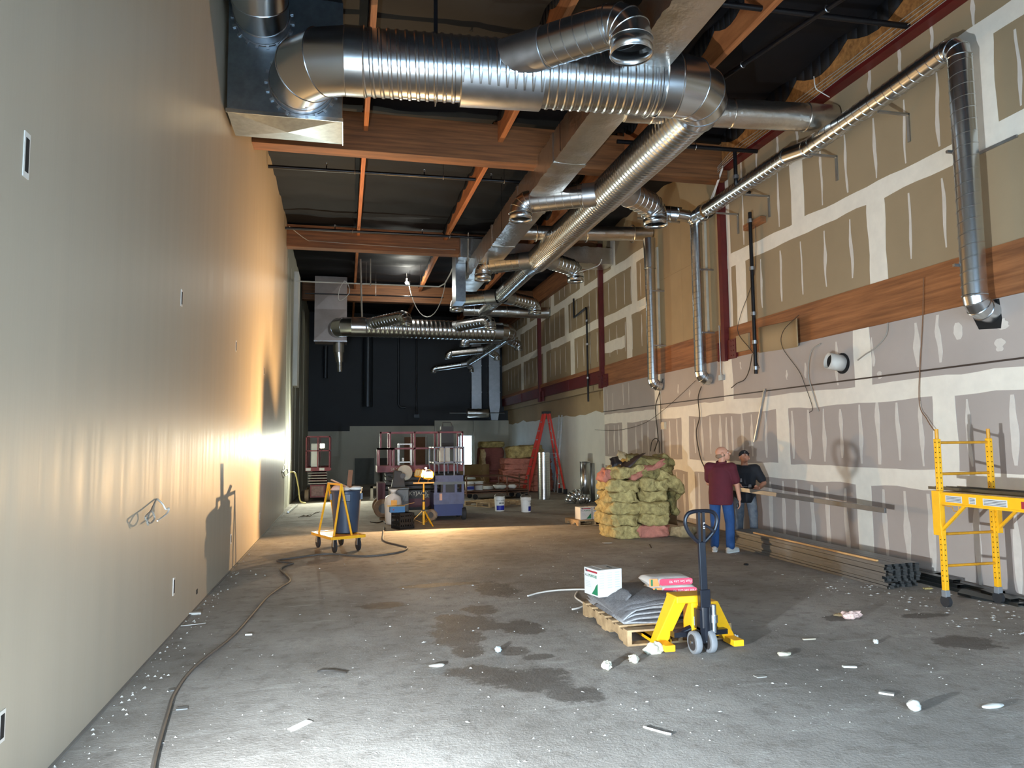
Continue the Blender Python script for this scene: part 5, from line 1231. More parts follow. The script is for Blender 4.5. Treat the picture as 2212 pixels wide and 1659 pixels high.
def person(name, label, loc, rz, J, cl):
    p = T(name, label, 'person', loc, rz)
    # body: one continuous skin surface
    m = MB()
    hip,chest,neck,hd = V(J['hip']),V(J['chest']),V(J['neck']),V(J['head'])
    loft(m, [(hip+V((0,0,-.06)),.15,.1,0),(hip+V((0,0,.03)),.158,.112,0),(hip.lerp(chest,.4),.145,.105,0),(hip.lerp(chest,.75),.16,.11,J['tw']*.6),(chest,.168,.112,J['tw']),(chest+V((0,.0,.07)),.14,.095,J['tw']),(neck,.06,.06,J['tw'])])
    caps(m,neck-V((0,0,.03)),.058,hd-V((0,.015,.03)),.052)
    P = head(m,hd,J['yaw'],J['pit'])
    for s in ('l','r'):
        sh,el,wr = V(J['sh_'+s]),V(J['el_'+s]),V(J['wr_'+s])
        caps(m,chest+V((0,0,.05)),.075,sh,.066); caps(m,sh,.062,el,.043); caps(m,el,.044,wr,.028)
        hand(m,wr,*J['hand_'+s])
        hp,kn,an = V(J['hp_'+s]),V(J['kn_'+s]),V(J['an_'+s])
        caps(m,hp,.088,kn,.056); caps(m,kn,.056,an,.04); caps(m,an,.042,an+V(J['toe_'+s])*.6+V((0,0,-.045)),.032)
    b = m.build('body', cl['skin'], p, local=True)
    r = b.modifiers.new('remesh','REMESH'); r.mode = 'VOXEL'; r.voxel_size = .0075; r.use_smooth_shade = True
    sm = b.modifiers.new('smooth','SMOOTH'); sm.factor = .5; sm.iterations = 2
    def cloth(nm, m, mt, vox=.011, it=4):
        o = m.build(nm, mt, p, local=True); r = o.modifiers.new('remesh','REMESH'); r.mode = 'VOXEL'; r.voxel_size = vox; r.use_smooth_shade = True
        s2 = o.modifiers.new('smooth','SMOOTH'); s2.factor = .6; s2.iterations = it; return o
    # shirt
    m = MB(); hz = J['hem']
    loft(m, [(V((hip.x,hip.y,hz)),.185,.142,0),(hip+V((0,0,.05)),.188,.15,0),(hip.lerp(chest,.4),.18,.145,0),(hip.lerp(chest,.75),.186,.14,J['tw']*.6),(chest+V((0,0,.0)),.188,.135,J['tw']),(chest+V((0,0,.075)),.15,.115,J['tw']),(neck+V((0,0,-.005)),.074,.078,J['tw'])])
    for s in ('l','r'):
        sh,el = V(J['sh_'+s]),V(J['el_'+s]); caps(m,chest+V((0,0,.045)),.092,sh,.084); caps(m,sh,.084,sh.lerp(el,.72),.074)
    so = cloth('shirt', m, cl['shirt'])
    if cl.get('collar'): MB().torus(neck+V((0,0,.012)),(0,-.25,1),.068,.018,24,8).build('collar', cl['shirt'], p, local=True)
    # trousers
    m = MB(); loft(m, [(hip+V((0,0,-.09)),.165,.13,0),(hip+V((0,0,.07)),.168,.13,0)])
    for s in ('l','r'):
        hp,kn,an = V(J['hp_'+s]),V(J['kn_'+s]),V(J['an_'+s])
        caps(m,hp,.104,kn,.077); caps(m,kn,.077,an+V((0,0,.02)),.068)
    cloth('trousers', m, cl['jeans'])
    MB().torus(hip+V((0,0,.055)),(0,0,1),.1,.0,4,3) 
    for s in ('l','r'):
        an = V(J['an_'+s]); t = V(J['toe_'+s]); m = MB()
        caps(m,an+V((0,0,-.035))-t*.35,.04,an+t*.95+V((0,0,-.045)),.038); caps(m,an+V((0,0,-.02)),.048,an+t*.3+V((0,0,-.035)),.045)
        m.v = [(q[0],q[1],max(q[2],.003)) for q in m.v]
        sh_ = cloth('shoe', m, cl['shoe'], .008, 2)
        mm = MB(); caps(mm,(an.x-t.x*.35,an.y-t.y*.35,.018),.042,(an.x+t.x*.95,an.y+t.y*.95,.018),.04); mm.v = [(q[0],q[1],min(max(q[2],.0),.026)) for q in mm.v]
        mm.build('sole', cl['sole'], sh_, local=True)
    for sx in (-1,1):
        MB().sph(P(sx*.03,.077,.008),.0095,8,6).build('eye', mat('eye_white',(210,205,198),.3), p, local=True)
        MB().sph(P(sx*.03,.0845,.008),.0045,6,4).build('iris', mat('eye_dark',(40,30,26),.3), p, local=True)
        MB().tube([P(sx*.045,.086,.03),P(sx*.03,.091,.036),P(sx*.014,.09,.032)],.005,6).build('eyebrow', cl['brow'], p, local=True)
    return p, P
J1 = dict(hip=(0,0,.86), chest=(.0,.03,1.22), neck=(.01,.05,1.36), head=(.03,.085,1.5), tw=-.12, yaw=-1.25, pit=-.2, hem=.72,
  sh_l=(-.175,.03,1.29), el_l=(-.22,.14,1.04), wr_l=(-.08,.34,.96), hand_l=((.5,.6,-.2),(0,.2,1),(.6,-.5,-.3),.5),
  sh_r=(.18,.0,1.29), el_r=(.235,.06,1.03), wr_r=(.25,.13,.8), hand_r=((.05,.12,-1),(-.1,1,.1),(-1,0,0),.45),
  hp_l=(-.09,0,.84), kn_l=(-.11,.03,.47), an_l=(-.12,.0,.085), toe_l=V((-.04,.17,0)),
  hp_r=(.09,0,.84), kn_r=(.12,.02,.47), an_r=(.13,-.03,.085), toe_r=V((.06,.16,0)))
m1, P1 = person('person','man in maroon polo shirt and jeans seen from behind, holding a tape measure',(5.68,10.26,0),-.78,J1,
  dict(skin=SKIN,shirt=MAROON,jeans=DENIM,shoe=mat('white_shoe',(214,208,198),.6),sole=PLW,collar=True,brow=mat('grey_hair',(132,106,84),.8)))
# rim of short grey hair around a bald head
mm = MB(); mm.sph((0,0,0),1,20,14)
m = MB(); m.add([P1(p[0]*.0815,-.034+p[1]*.088,-.02+p[2]*.05) for p in mm.v], mm.f); m.build('hair', mat('grey_hair',(132,106,84)), m1, local=True)
tm = T('tape_measure','black tape measure in the maroon shirted man\'s right hand','tape measure',(0,0,0))
R0 = MX.Rotation(-.78,3,'Z'); pt = V((5.68,10.26,0))+R0@V((.215,.15,.7)); tm.location = pt-V((0,0,.03)); ORG[tm] = tm.location.copy()
MB().box(pt,(.035,.075,.07),R0).build('tape_case', BLKP, tm, smooth=False, bevel=.012)
MB().box(pt+R0@V((-.019,0,0)),(.003,.045,.04),R0).build('case_label', mat('worn_label',(150,120,80),.5), tm, smooth=False)
J2 = dict(hip=(0,-.02,.84), chest=(.0,.09,1.17), neck=(.0,.14,1.3), head=(.0,.19,1.425), tw=0, yaw=.1, pit=-.5, hem=.67,
  sh_l=(-.18,.1,1.23), el_l=(-.3,.12,1.0), wr_l=(-.2,.36,.93), hand_l=((.6,.6,-.1),(0,.2,1),(.2,-.5,-.6),.55),
  sh_r=(.18,.1,1.23), el_r=(.27,.16,1.0), wr_r=(.16,.38,.96), hand_r=((-.6,.6,-.1),(0,.2,1),(-.2,-.5,-.6),.55),
  hp_l=(-.09,-.02,.82), kn_l=(-.12,.06,.46), an_l=(-.13,-.01,.085), toe_l=V((-.05,.16,0)),
  hp_r=(.09,-.02,.82), kn_r=(.1,.06,.46), an_r=(.12,.0,.085), toe_r=V((.05,.16,0)))
m2, P2 = person('person','man in black cap and black printed T-shirt looking down, holding the steel stud',(6.56,11.05,0),2.68,J2,
  dict(skin=SKIN2,shirt=BLKC,jeans=DENIM2,shoe=mat('dark_shoe',(40,38,38),.7),sole=RUBD,brow=mat('dark_hair',(34,28,26),.8)))
m = MB(); m.add([P2(p[0]*.084,-.014+p[1]*.104,.045+max(p[2],-.35)*.085) for p in mm.v], mm.f); cp_ = m.build('cap', BLKC, m2, local=True)
m = MB(); m.grid(lambda u,v: P2((u-.5)*.13,.075+.075*v*math.cos((u-.5)*1.6),.03-.012*v-.02*abs(u-.5)), 8, 4); m.build('cap_peak', BLKC, cp_, local=True, solid=.006)
m = MB(); m.add([P2(-.012,.098,.045),P2(.012,.098,.045),P2(.012,.096,.055),P2(-.012,.096,.055)],[(0,1,2,3)]); m.build('cap_badge', PLW, cp_, local=True)
# faded print on the shirt front
pr = mat('shirt_print',(140,132,128),.8,0,.3,30)
m = MB()
for x0,z0,w_,h_ in ((-.1,.93,.06,.05),(.05,.93,.06,.05),(-.04,.94,.09,.012),(.05,1.02,.03,.06)):
    m.add([(x0,.205,z0),(x0+w_,.205,z0),(x0+w_*.8,.215,z0+h_),(x0+w_*.15,.215,z0+h_)],[(0,1,2,3)])
m.build('shirt_print', pr, m2, local=True)

# ================= PIPES, CABLES, LIGHTS =================
# sprinkler lines crossing under the roof
def sprink(a, b, label, r=.036, heads=(), drops=()):
    a,b = V(a),V(b); s = T('sprinkler_pipe', label, 'pipe', tuple(a), 0, 'sprinkler lines under the roof')
    MB().cyl(a,b,r,None,12).build('pipe_run', BLACKP, s)
    d = b-a
    for t in heads:
        c = a+d*t; MB().cyl(c,c+V((0,0,.09)),.012,None,8).build('riser_nipple', BLACKP, s)
        MB().torus(c+V((0,0,.12)),(0,1,0),.022,.005,12,5).build('sprinkler_head', ALU, s)
    for t in drops:
        c = a+d*t; MB().torus(c,d,r*1.25,.008,14,5).build('hanger_ring', GALVD, s); MB().tube([c+V((0,0,r)),(c.x,c.y,7.5)],.005,5).build('hanger_rod', BLACKP, s)
    return s
sprink((-1.5,9.9,6.95),(4.6,9.7,6.98),'black sprinkler pipe directly behind the big spiral duct',heads=(.52,.8),drops=(.3,.6))
sprink((-1.5,14.35,7.12),(4.0,14.2,7.12),'black sprinkler pipe crossing just beyond the nearest beam',heads=(.2,.55,.8),drops=(.3,.62,.85))
sprink((-1.5,18.45,7.12),(4.0,18.3,7.1),'black sprinkler pipe crossing just before the middle beam',heads=(.22,.62),drops=(.3,.75))
sprink((2.9,7.75,7.1),(6.95,7.35,6.9),'black sprinkler pipe stub ending at the right wall ledger',heads=(.45,),drops=(.2,))
sprink((4.4,11.0,6.72),(6.95,10.9,6.72),'black sprinkler pipe stub ending at the wall below the foil duct',heads=(.35,),drops=(.55,))
sprink((-1.3,23.9,6.6),(3.2,23.9,6.62),'thin dark pipe line behind the white pipe',.022,drops=(.5,.75))
# pipe running in depth at the upper right
p = sprink((6.1,5.5,6.95),(4.9,10.6,6.9),'dull steel conduit slanting back past the big duct elbow',.033,drops=(.35,.62))
# black drop pipes on the right wall
def poly_pipe(name, label, pts, r, mt, cat='pipe', joints=()):
    s = T(name, label, cat, tuple(min(pts, key=lambda q:q[2])))
    MB().tube(pts,r,12).build('pipe_run', mt, s)
    for j in joints: MB().cyl((j[0],j[1],j[2]-.03),(j[0],j[1],j[2]+.03),r*1.5,None,12).build('coupling', GALVD, s)
    return s
poly_pipe('drop_pipe','black vertical pipe strapped to the right wall beside the red column',[(6.9,11.12,5.7),(6.9,11.12,2.85)],.032,BLACKP,joints=((6.9,11.12,5.55),(6.9,11.12,4.7),(6.9,11.12,3.9),(6.9,11.12,3.4),(6.9,11.12,2.95)))
poly_pipe('drop_pipe','black pipe elbow hanging from the ceiling above the slim wall duct',[(6.55,10.95,6.72),(6.55,10.95,6.2),(6.56,10.97,6.12),(6.62,11.0,6.08),(6.9,11.1,6.05)],.034,BLACKP,joints=((6.55,10.95,6.25),))
MB().bx(6.93,7.04,10.85,11.4,5.45,5.55).build('pipe_block', GLU_Y, smooth=False); tag(COL.objects[-1],'short wooden block behind the black vertical wall pipe','wood block')
poly_pipe('drop_pipe','black far vertical pipe with a jog on the taped wall',[(6.95,21.3,6.2),(6.95,21.3,5.6),(6.97,20.2,5.7),(6.97,20.15,5.65),(6.97,20.15,2.9)],.03,BLACKP,joints=((6.97,20.15,5.3),(6.97,20.15,4.6),(6.97,20.15,3.6)))
poly_pipe('conduit_drop','thin grey conduit with a box below the nearest red column',[(6.95,12.4,3.9),(6.95,12.4,2.95)],.012,ALU); 
MB().bx(6.93,7.0,12.34,12.46,2.85,2.95).build('junction_box', GALVD, smooth=False); tag(COL.objects[-1],'grey metal junction box under the thin conduit','junction box')
MB().bx(6.94,7.0,14.95,15.1,1.98,2.14).build('junction_box', mat('plastic_box',(206,190,160),.5), smooth=False); tag(COL.objects[-1],'pale junction box hanging above the insulation pile','junction box')
# back wall pipes and ducts
tag(MB().cyl((.95,32.1,3.35),(.95,32.1,6.9),.22,None,24).build('dark_duct', mat('slate_pipe',(46,52,58),.35,.4,.1,6)),'fat dark round duct hanging on the back wall','duct')
poly_pipe('dark_pipe','dark pipe with a bright elbow low on the back wall',[(2.3,32.25,6.9),(2.3,32.25,3.45),(2.38,32.22,3.35),(2.6,32.2,3.33)],.05,mat('slate_pipe',(46,52,58)))
poly_pipe('dark_pipe','thin black pipe ending in a small box on the back wall',[(3.1,32.3,6.9),(3.1,32.3,3.0)],.035,BLACKP)
tag(MB().bx(2.98,3.22,32.2,32.38,2.88,3.02).build('pipe_box', BLACKP, smooth=False),'small black box at the foot of the thin black pipe','box')
tag(MB().cyl((-.85,32.2,4.6),(-.85,32.2,6.0),.1,None,16).build('dark_duct', mat('slate_pipe',(46,52,58))),'short pale grey pipe left of the far plenum drop','pipe')
for i,(x0,x1,zb,lab) in enumerate(((5.55,6.0,2.9,'flat pale rectangular duct rising on the back wall'),(6.35,6.85,3.4,'rectangular duct with a tapered end beside the back corner'))):
    t = T('riser_duct', lab, 'duct', ((x0+x1)/2,32.1,zb)); MB().bx(x0,x1,32.0,32.35,zb,6.9).build('duct_body', GALVD, t, smooth=False)
    for z in (4.0,5.2): MB().bx(x0-.02,x1+.02,31.98,32.36,z,z+.04).build('drive_joint', GALVD, t, smooth=False)
    if i: MB().add([(x0,32.0,3.4),(x1,32.0,3.4),(x1-.1,32.02,2.75),(x0+.1,32.02,2.75),(x0,32.35,3.4),(x1,32.35,3.4),(x1-.1,32.35,2.75),(x0+.1,32.35,2.75)],[(0,1,2,3),(4,7,6,5),(0,3,7,4),(1,5,6,2),(3,2,6,7)]).build('taper', GALVD, t, smooth=False)
fn = T('foil_fan','foil wrapped round fan body slung on a rod at the back wall','duct fan',(5.9,31.6,2.85))
foil_c = MB().lathe([(.02,0),(.19,.02),(.21,.1),(.19,.45),(.21,.5),(.19,.92),(.17,.98),(.02,1.0)],(5.25,31.6,3.05),(1,0,0),22); foil_c.build('fan_body', FOIL, fn)
MB().cyl((4.5,31.7,3.06),(7.0,31.7,3.06),.02,None,8).build('support_rod', GALVD, fn)
# white pipe hung across with drops, and the ceiling bulb
wp = T('white_pipe','long thin white pipe hung level across the far ceiling','pipe',(.7,22.6,6.7))
a,b = V((-1.5,22.6,6.7)),V((2.88,22.6,6.7))
MB().cyl(a,b,.022,None,10).build('pipe_run', WHITE, wp); MB().tube([b,(3.05,22.5,6.78),(3.2,22.3,7.05),(3.25,21.0,7.3)],.022,8).build('pipe_elbow', WHITE, wp)
for x in (.6,2.3): MB().tube([(x,22.6,6.7),(x,22.6,7.4)],.007,5).build('hanger_rod', WIRE, wp)
tag(MB().tube([(.42,22.3,7.4),(.45,22.3,6.3),(.48,22.3,5.6)],.026,8).build('pipe_hanger', WIRE),'pale grey hanging pipe between the white pipe and the far duct','pipe')
tag(MB().tube([(.72,22.2,7.4),(.72,22.2,6.55)],.018,8).build('pipe_hanger', WIRE),'short pale pipe stub beside the long hanging pipe','pipe')
tag(MB().tube([(3.22,21.0,7.45),(3.25,21.0,5.95)],.02,8).build('pipe_hanger', WIRE),'thin pale rod dropping to the far duct end','rod')
tag(MB().tube([(3.1,18.25,7.2),(3.15,18.6,6.7),(3.16,18.7,6.25)],.015,8).build('pipe_hanger', WIRE),'thin pale pipe hanging before the foil drop box','pipe')
lb = T('ceiling_bulb','small glaring bulb hung by a white cable under the far roof','light bulb',(2.0,24.3,7.1))
MB().sph((2.0,24.3,7.17),.055,14,10).build('bulb', mat('bulb_glow',(255,252,236),.3,0,0,emit=90), lb)
MB().cyl((2.0,24.3,7.2),(2.0,24.3,7.32),.03,None,10).build('socket', PLW, lb); MB().tube([(2.0,24.3,7.3),(2.0,24.3,7.55)],.008,6).build('cord', WIREW, lb)
light('bulb_light','POINT',(2.0,24.2,7.0),85,(1,.99,.88),shadow_soft_size=.05)
tag(MB().tube(bez((2.06,24.2,7.15),(2.3,24.0,5.6),(3.0,23.8,5.5),(3.1,22.6,6.9)),.014,6).build('white_cable', WIREW),'white cable looping down from the ceiling bulb','cable')
tag(MB().tube(smoothpath([(-.05,22.5,6.75),(-.2,22.5,6.5),(-.22,22.5,6.15),(-.05,22.5,6.2),(.1,22.5,6.4),(.05,22.5,6.65),(-.05,22.5,6.75)],4),.012,6).build('cable_loop', WIREW),'white cable loop hanging in front of the far plenum','cable')
# loose wiring on the right wall
def wire(label, pts, r=.007, mt=WIREB, cat='cable', k=6):
    return tag(MB().tube(smoothpath(pts,k),r,6).build('loose_cable', mt),label,cat)
X = 6.96
wire('dark pair cable dropping from the second duct elbow behind the maroon shirted man',[(6.97,13.221,2.796),(6.96,13.353,2.572),(6.96,13.319,2.196),(6.96,13.479,1.872),(6.95,13.333,1.406),(6.94,13.137,1.181)],.011)
wire('dark cable twisting down from the far duct elbow to the insulation',[(6.97,15.004,3.115),(6.96,15.2,2.794),(6.96,15.421,2.489),(6.95,15.331,1.955),(6.94,15.298,1.744),(6.9,15.428,1.481)],.012)
wire('straight grey cable running down to the pale junction box',[(6.98,15.215,2.848),(6.97,15.168,2.476),(6.96,15.145,2.108)],.009)
wire('dark cable leaving the pale junction box downward',[(6.96,15.153,1.973),(6.95,15.132,1.587),(6.93,15.056,1.329)],.009)
wire('dark cable hoop standing above the insulation pile',[(6.9,15.634,1.48),(6.92,15.588,1.693),(6.92,15.377,1.777),(6.92,15.183,1.692),(6.9,15.129,1.453)],.01)
wire('thin black wire sagging across the wall from the second duct elbow',[(6.96,13.428,2.936),(6.93,14.768,2.456),(6.9,15.993,2.133),(6.9,17.809,2.004),(6.95,19.566,2.064)],.005)
wire('grey double cable hanging from the ledger left of the vent stub',[(6.98,9.462,3.151),(6.95,9.661,3.049),(6.95,9.754,2.701),(6.95,9.65,2.408),(6.95,9.548,2.135)],.009,WIRE)
wire('dark thin cable beside the grey double cable',[(6.98,9.962,3.677),(6.95,10.353,3.479),(6.95,10.396,3.218),(6.95,9.993,2.797),(6.95,9.856,2.567),(6.95,9.688,2.198),(6.95,9.772,2.124)],.005)
wire('grey cable curving down from the ledger right of the vent stub',[(6.98,8.071,3.237),(6.95,8.09,3.066),(6.94,8.286,2.925),(6.95,8.48,2.868),(6.97,8.666,2.806)],.009,WIRE)
wire('thin brown cable falling from the timber band toward the scaffold',[(6.98,7.433,3.694),(6.97,7.475,3.178),(6.95,7.583,2.207),(6.93,7.456,1.943),(6.9,7.321,1.8)],.006,mat('brown_cable',(120,84,56),.6))
wire('dark cable draped over the timber band beside the black wall pipe',[(6.98,11.08,5.517),(6.97,11.155,4.627),(6.95,11.622,3.971),(6.95,11.723,3.648),(6.95,11.29,3.255),(6.96,11.109,2.95)],.006)
wire('two tone dark cable fanning out below the black wall pipe',[(6.97,11.326,3.219),(6.95,11.416,2.941),(6.95,11.579,2.791),(6.95,11.833,2.746),(6.95,12.032,2.677)],.008)
tag(MB().bar((6.94,10.92,2.575),(6.9,11.212,1.716),.035,.02).bar((6.92,10.932,2.537),(6.88,11.226,1.677),.02,.02).build('steel_strip', GALVD, smooth=False),'thin steel strip hanging crooked from the wall above the men','steel strip')
wire('white cable drooping from the foil box toward the right branch outlet',[(5.732,17.122,6),(6.262,17.206,6.2),(6.34,17.069,6.35)],.012,WIREW)
wire('stray pale wire poking from the roof ledger beside the foil duct',[(6.654,8.9,7.014),(6.676,8.9,6.841),(6.773,8.9,6.78),(6.902,8.9,6.723)],.007,WIREW)
for k in range(4):
    wire(('first','second','third','fourth')[k]+' pale cable of the bunch dropping beside the nearest beam end',[(6.86,11.9,6.85-.02*k),(6.84,12.15+.02*k,6.55-.05*k),(6.8,12.3,6.3-.06*k),(6.82-.03*k,12.32,6.1-.05*k)],.007,WIREW)
wire('thin grey cable strung along the face of the middle beam',[(-1.4,18.4,7.15),(-1.0,18.8,6.95),(-.8,19.15,7.02),(.2,19.17,7.0),(1.5,19.17,6.98),(2.9,19.17,6.98)],.008,WIRE)
# left wall cables
tag(MB().tube(smoothpath([(-1.51,6.511,1.272),(-1.48,6.272,1.227),(-1.46,6.122,1.203),(-1.45,5.938,1.175),(-1.45,6.091,1.118),(-1.45,6.212,1.148),(-1.46,6.135,1.206),(-1.45,5.994,1.145),(-1.45,6.024,1.111)],6),.007,6).build('wall_cable', WIRE),'grey cable coil hanging from a slit in the left wall','cable')
tag(MB().tube(smoothpath([(-1.51,6.542,1.27),(-1.48,6.603,1.219),(-1.46,6.615,1.179),(-1.45,6.684,1.18),(-1.45,6.606,1.141),(-1.45,6.302,1.114)],6),.007,6).build('wall_cable', WIREW),'white cable pair splayed beside the grey coil on the left wall','cable')
tag(MB().tube(smoothpath([(-1.54,19.811,1.214),(-1.5,18.769,1.046),(-1.48,19.65,1.109),(-1.48,20.305,0.966),(-1.48,19.386,0.93),(-1.5,18.903,1.064)],6),.012,6).build('wall_cable', WIRE),'small cable coil on the far left wall','cable')
tag(MB().tube(smoothpath([(-1.5,21.6,.95),(-1.38,21.7,.9),(-1.3,21.9,.5),(-1.25,22.0,.1),(-1.1,22.1,.02)],6),.02,7).build('yellow_hose', mat('pale_yellow_hose',(206,190,120),.5)),'pale yellow hose hanging down the far left wall to the lift wheel','hose')
# ================= FLOOR CABLES =================
def fcable(label, pts, r, mt, nm='floor_cable'):
    return tag(MB().tube(smoothpath([(p[0],p[1],r) for p in pts],6),r,7).build(nm, mt),label,'cable')
fcable('long grey extension cord snaking along the floor by the left wall',[(-0.936,4.088,0),(-0.996,4.433,0),(-1.084,5.116,0),(-1.126,5.522,0),(-1.11,6.099,0),(-0.964,6.944,0),(-0.892,7.816,0),(-0.837,8.584,0),(-0.738,9.166,0),(-0.655,9.559,0),(-0.733,10.007,0),(-0.844,10.505,0),(-0.774,10.874,0),(-0.721,11.022,0),(-0.962,11.308,0),(-0.702,11.542,0),(-0.232,11.778,0),(0.323,11.371,0),(0.828,11.604,0),(1.011,12.068,0),(0.921,12.374,0),(0.688,13.043,0),(0.723,14.043,0),(0.801,15.198,0)],.013,mat('grey_cord',(86,80,74),.6))
fcable('white stiff cable lying on the floor left of the pallet',[(1.992,7.93,0),(2.161,8.062,0),(2.374,8.135,0),(2.594,8.126,0),(2.758,8.079,0)],.009,WIREW)
fcable('short curled white cable at the corner of the pallet',[(2.589,7.992,0),(2.478,7.718,0),(2.461,7.369,0),(2.352,7.223,0),(2.269,7.182,0)],.009,WIREW)
fcable('black cable scrap curled on the floor behind the crate',[(0.561,16.376,0),(0.701,16.135,0),(0.842,16.38,0),(0.857,15.894,0)],.012,WIREB)
fcable('pale cord tangle on the floor left of the trolley',[(-1.053,17.971,0),(-0.971,18.404,0),(-0.817,18.118,0),(-0.726,19.055,0),(-0.62,19.277,0),(-0.795,18.582,0),(-1.006,18.068,0)],.01,mat('tan_cord',(150,136,112),.7))
fcable('short dark bent cable on the near floor',[(-0.186,5.772,0),(-0.139,5.782,0),(-0.054,5.748,0),(0.024,5.682,0)],.007,WIREB)
fcable('pale bent wire on the near floor right of the puddle',[(1.75,4.171,0),(1.786,4.118,0),(1.832,4.057,0),(1.862,4.029,0)],.006,WIREW)
# ================= DEBRIS =================
FOAM = mat('white_foam_crumb', (196,190,170), .9, 0, .12, 14, .5, 50)
CH_ = mat('plaster_chip', (188,186,178), .85, 0, .08, 12)
def chunk(label, px, r, mt, sd, sc3=(1,1,.8), amp=.5, nm='debris_chunk', cat='debris'):
    return crumple(nm,label,cat,(px[0],px[1],r*sc3[2]*.75),r*.85,sc3,mt,sd,20,14,amp)
chunk('big cream foam lump by the left fork of the pallet jack',(2.443,5.557,0),.07,FOAM,2.2,(1.25,.8,.75),.55)
chunk('cream foam lump on the floor left of the pallet jack, right of a pair',(2.195,5.382,0),.042,FOAM,3.3,(1,1,.9))
chunk('cream foam lump farther left on the floor, left of a pair',(1.931,5.275,0),.042,FOAM,4.4,(1.1,1,.9))
chunk('pink insulation clump lying alone on the right floor',(4.739,6.152,0),.075,mat('pale_pink_fluff',(222,190,178),.95,0,.15,14,.6,40),5.5,(1.5,1,.5),.6)
chunk('grey fluff beside the pink clump',(4.695,6.26,0),.045,TANI,6.6,(1.6,1,.3),.6)
chunk('white plaster stone in the lower right floor corner',(3.499,3.999,0),.045,CH_,7.7,(1,1,.9),.3)
chunk('long white chip near the right frame edge',(4.003,3.908,0),.06,CH_,8.8,(1.6,.5,.3),.2)
chunk('cream chip on the floor below the stud bundle',(3.405,5.233,0),.05,FOAM,9.9,(1.4,.8,.4),.4)
chunk('pale yellow scrap on the floor near the scaffold foot',(6.46,7.072,0),.045,YELI,10.1,(1.5,1,.3),.4)
chunk('small pale chip alone in the middle right floor',(4.34,5.349,0),.025,CH_,11.1,(1,1,.9),.3)
chunk('dark wad on the floor below the men',(5.375,9.082,0),.03,BLKP,12.1,(1.3,1,.6),.3)
chunk('grey stone chip left of the wet stains',(0.705,5.673,0),.045,CH_,13.1,(1.6,.8,.3),.2)
chunk('blue white plastic scrap in the wet stains',(1.24,5.936,0),.035,mat('blue_plastic_scrap',(186,204,210),.3),14.1,(1,.8,.7),.5)
chunk('crumpled tag of plastic at the right end of the pallet',(3.253,5.718,0),.03,PLW,15.1,(1,.7,1.2),.6)
def flat(label, px, lx, ly, rz, mt, nm='paper_scrap', cat='scrap', th=.006):
    o = MB().bx(-lx/2,lx/2,-ly/2,ly/2,0,th).build(nm, mt, local=True, smooth=False); o.location = (px[0],px[1],.001); o.rotation_euler = (0,.04,rz); return tag(o,label,cat)
flat('grey square tile sample on the floor beside the extension cord',(-1.019,5.215,0),.07,.05,.15,mat('grey_tile',(108,112,112),.4))
flat('dark small tag on the floor touching the extension cord',(-1.165,5.619,0),.04,.05,.5,mat('grey_tile',(108,112,112)))
flat('white bent drywall sliver near the bottom of the floor',(-0.252,4.721,0),.05,.16,-.7,CH_)
flat('white drywall chip against the foot of the left wall',(-1.477,8.04,0),.12,.06,.2,CH_,th=.02)
flat('thin white stick near the left wall foot',(-1.409,7.575,0),.24,.02,.4,CH_)
flat('small pale chip lying beside the extension cord',(-0.832,7.036,0),.06,.03,.1,CH_,th=.012)
flat('pale flat chip in the lower right floor',(3.695,4.849,0),.1,.03,-.2,CH_,th=.012)
flat('pale bent chip pair in the lower right floor',(3.543,4.29,0),.04,.09,.8,CH_,th=.012)
flat('grey open square of card in the lower right floor',(2.937,4.829,0),.08,.05,.1,mat('grey_card',(150,148,140),.8))
flat('thin dark stick on the brown floor before the insulation',(4.876,11.146,0),.02,.4,-.35,mat('dark_stick',(70,58,46),.8),'wood_stick','stick')
flat('rusty nail strip on the right floor',(3.88,5.592,0),.12,.015,.0,mat('pale_stick',(180,170,150),.8),'wood_stick','stick',th=.01)
flat('white paper strip on the floor beside the big insulation pile',(4.344,11.714,0),.16,.06,.1,CH_)
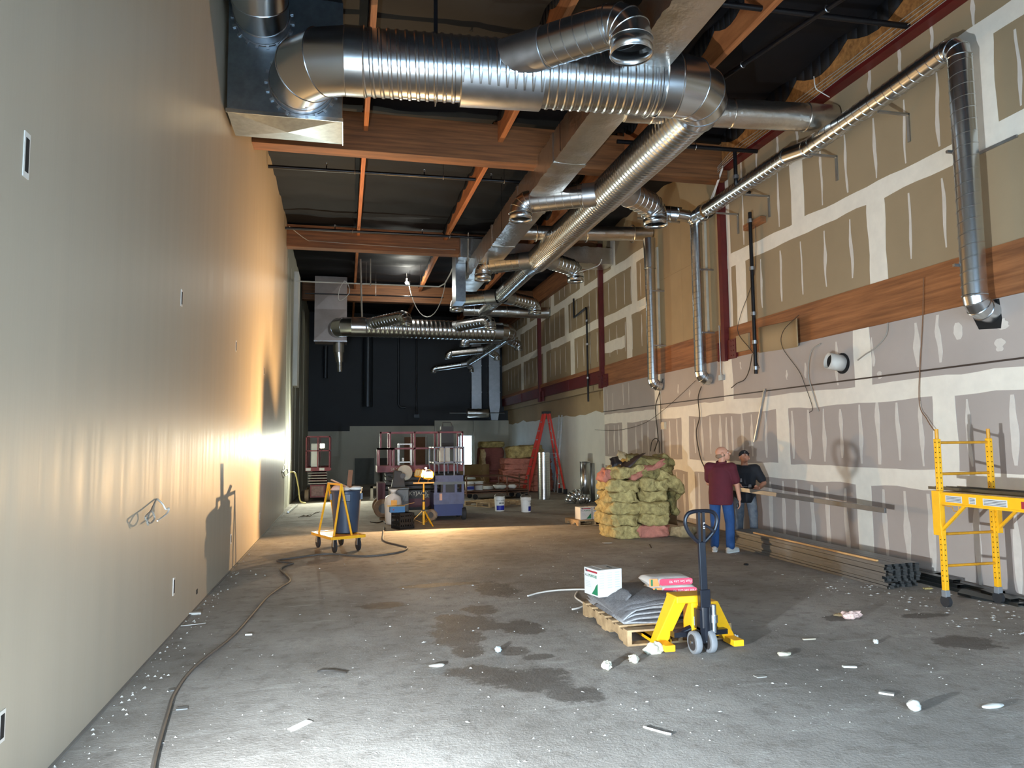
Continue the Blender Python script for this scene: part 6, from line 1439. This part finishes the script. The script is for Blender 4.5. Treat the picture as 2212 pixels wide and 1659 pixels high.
# countless crumbs and plaster specks
CRM = mat('floor_crumb', (176,172,164), .9, 0, .15, 20)
m = MB()
rg = random.Random(5)
for k in range(1300):
    u = rg.random(); y = 3.9+9*u**1.7; x = rg.uniform(-1.45,6.6)
    if 2.2 < x < 3.3 and 5.4 < y < 7.0: continue
    if noise.noise(V((x*.6,y*.6,4))) < -.15 and rg.random() < .75: continue
    s = rg.choice((.002,.003,.003,.004,.005,.007))*(1 if rg.random() < .93 else 2.2)
    a = rg.uniform(0,PI); c,sn = math.cos(a),math.sin(a); e = rg.uniform(.6,2.2)
    pts = [(-e,-.7),(.3,-1),(e,.2),(.1,.9)]
    m.add([(x+(p[0]*c-p[1]*sn)*s,y+(p[0]*sn+p[1]*c)*s,0) for p in pts]+[(x,y,s*rg.uniform(.5,1.2))],[(0,1,4),(1,2,4),(2,3,4),(3,0,4)])
tag(m.build('floor_crumbs', CRM, smooth=False),'tiny pale plaster crumbs strewn over the concrete floor','crumbs',kind='stuff')
m = MB()
for k in range(260):
    y = 4+20*rg.random()**1.5; x = -1.5+abs(rg.gauss(0,.12)); s = rg.choice((.003,.004,.006,.011))
    m.add([(x-s,y-s,0),(x+s,y-s*.6,0),(x+s*.7,y+s,0),(x-s*.8,y+s*.8,0),(x,y,s)],[(0,1,4),(1,2,4),(2,3,4),(3,0,4)])
tag(m.build('wall_foot_crumbs', CRM, smooth=False),'plaster crumbs gathered along the foot of the left wall','crumbs',kind='stuff')
m = MB()
for k in range(260):
    y = 5.2+3.4*rg.random(); x = rg.uniform(5.4,6.95); s = rg.choice((.005,.008,.012,.02))
    m.add([(x-s,y-s*.5,0),(x+s,y-s*.6,0),(x+s*.7,y+s*.5,0),(x-s*.8,y+s*.8,0),(x,y,s*.5)],[(0,1,4),(1,2,4),(2,3,4),(3,0,4)])
tag(m.build('scaffold_crumbs', CRM, smooth=False),'white plaster flakes scattered on the floor around the scaffold feet','crumbs',kind='stuff')

# near floor lamp standing out of frame at the left, by the camera
nl = T('floor_lamp','low white site lamp on the floor at the left by the entrance','work light',(-1.15,2.05,0))
MB().bx(-1.27,-1.03,1.97,2.13,0,.04).build('stand_base', CHAR, nl, smooth=False)
MB().bar((-1.15,2.05,.04),(-1.15,2.05,.5),.04,.03).build('stand', CHAR, nl, smooth=False)
MB().box((-1.13,2.07,.6),(.24,.05,.18),MX.Rotation(-.85,3,'Z')).build('lamp_housing', CHAR, nl, smooth=False)
light('site_lamp','SPOT',(-1.07,2.14,.62),2050,(.83,.92,1),(2.9,5.9,.35),spot_size=math.radians(126),spot_blend=.85,shadow_soft_size=.05)
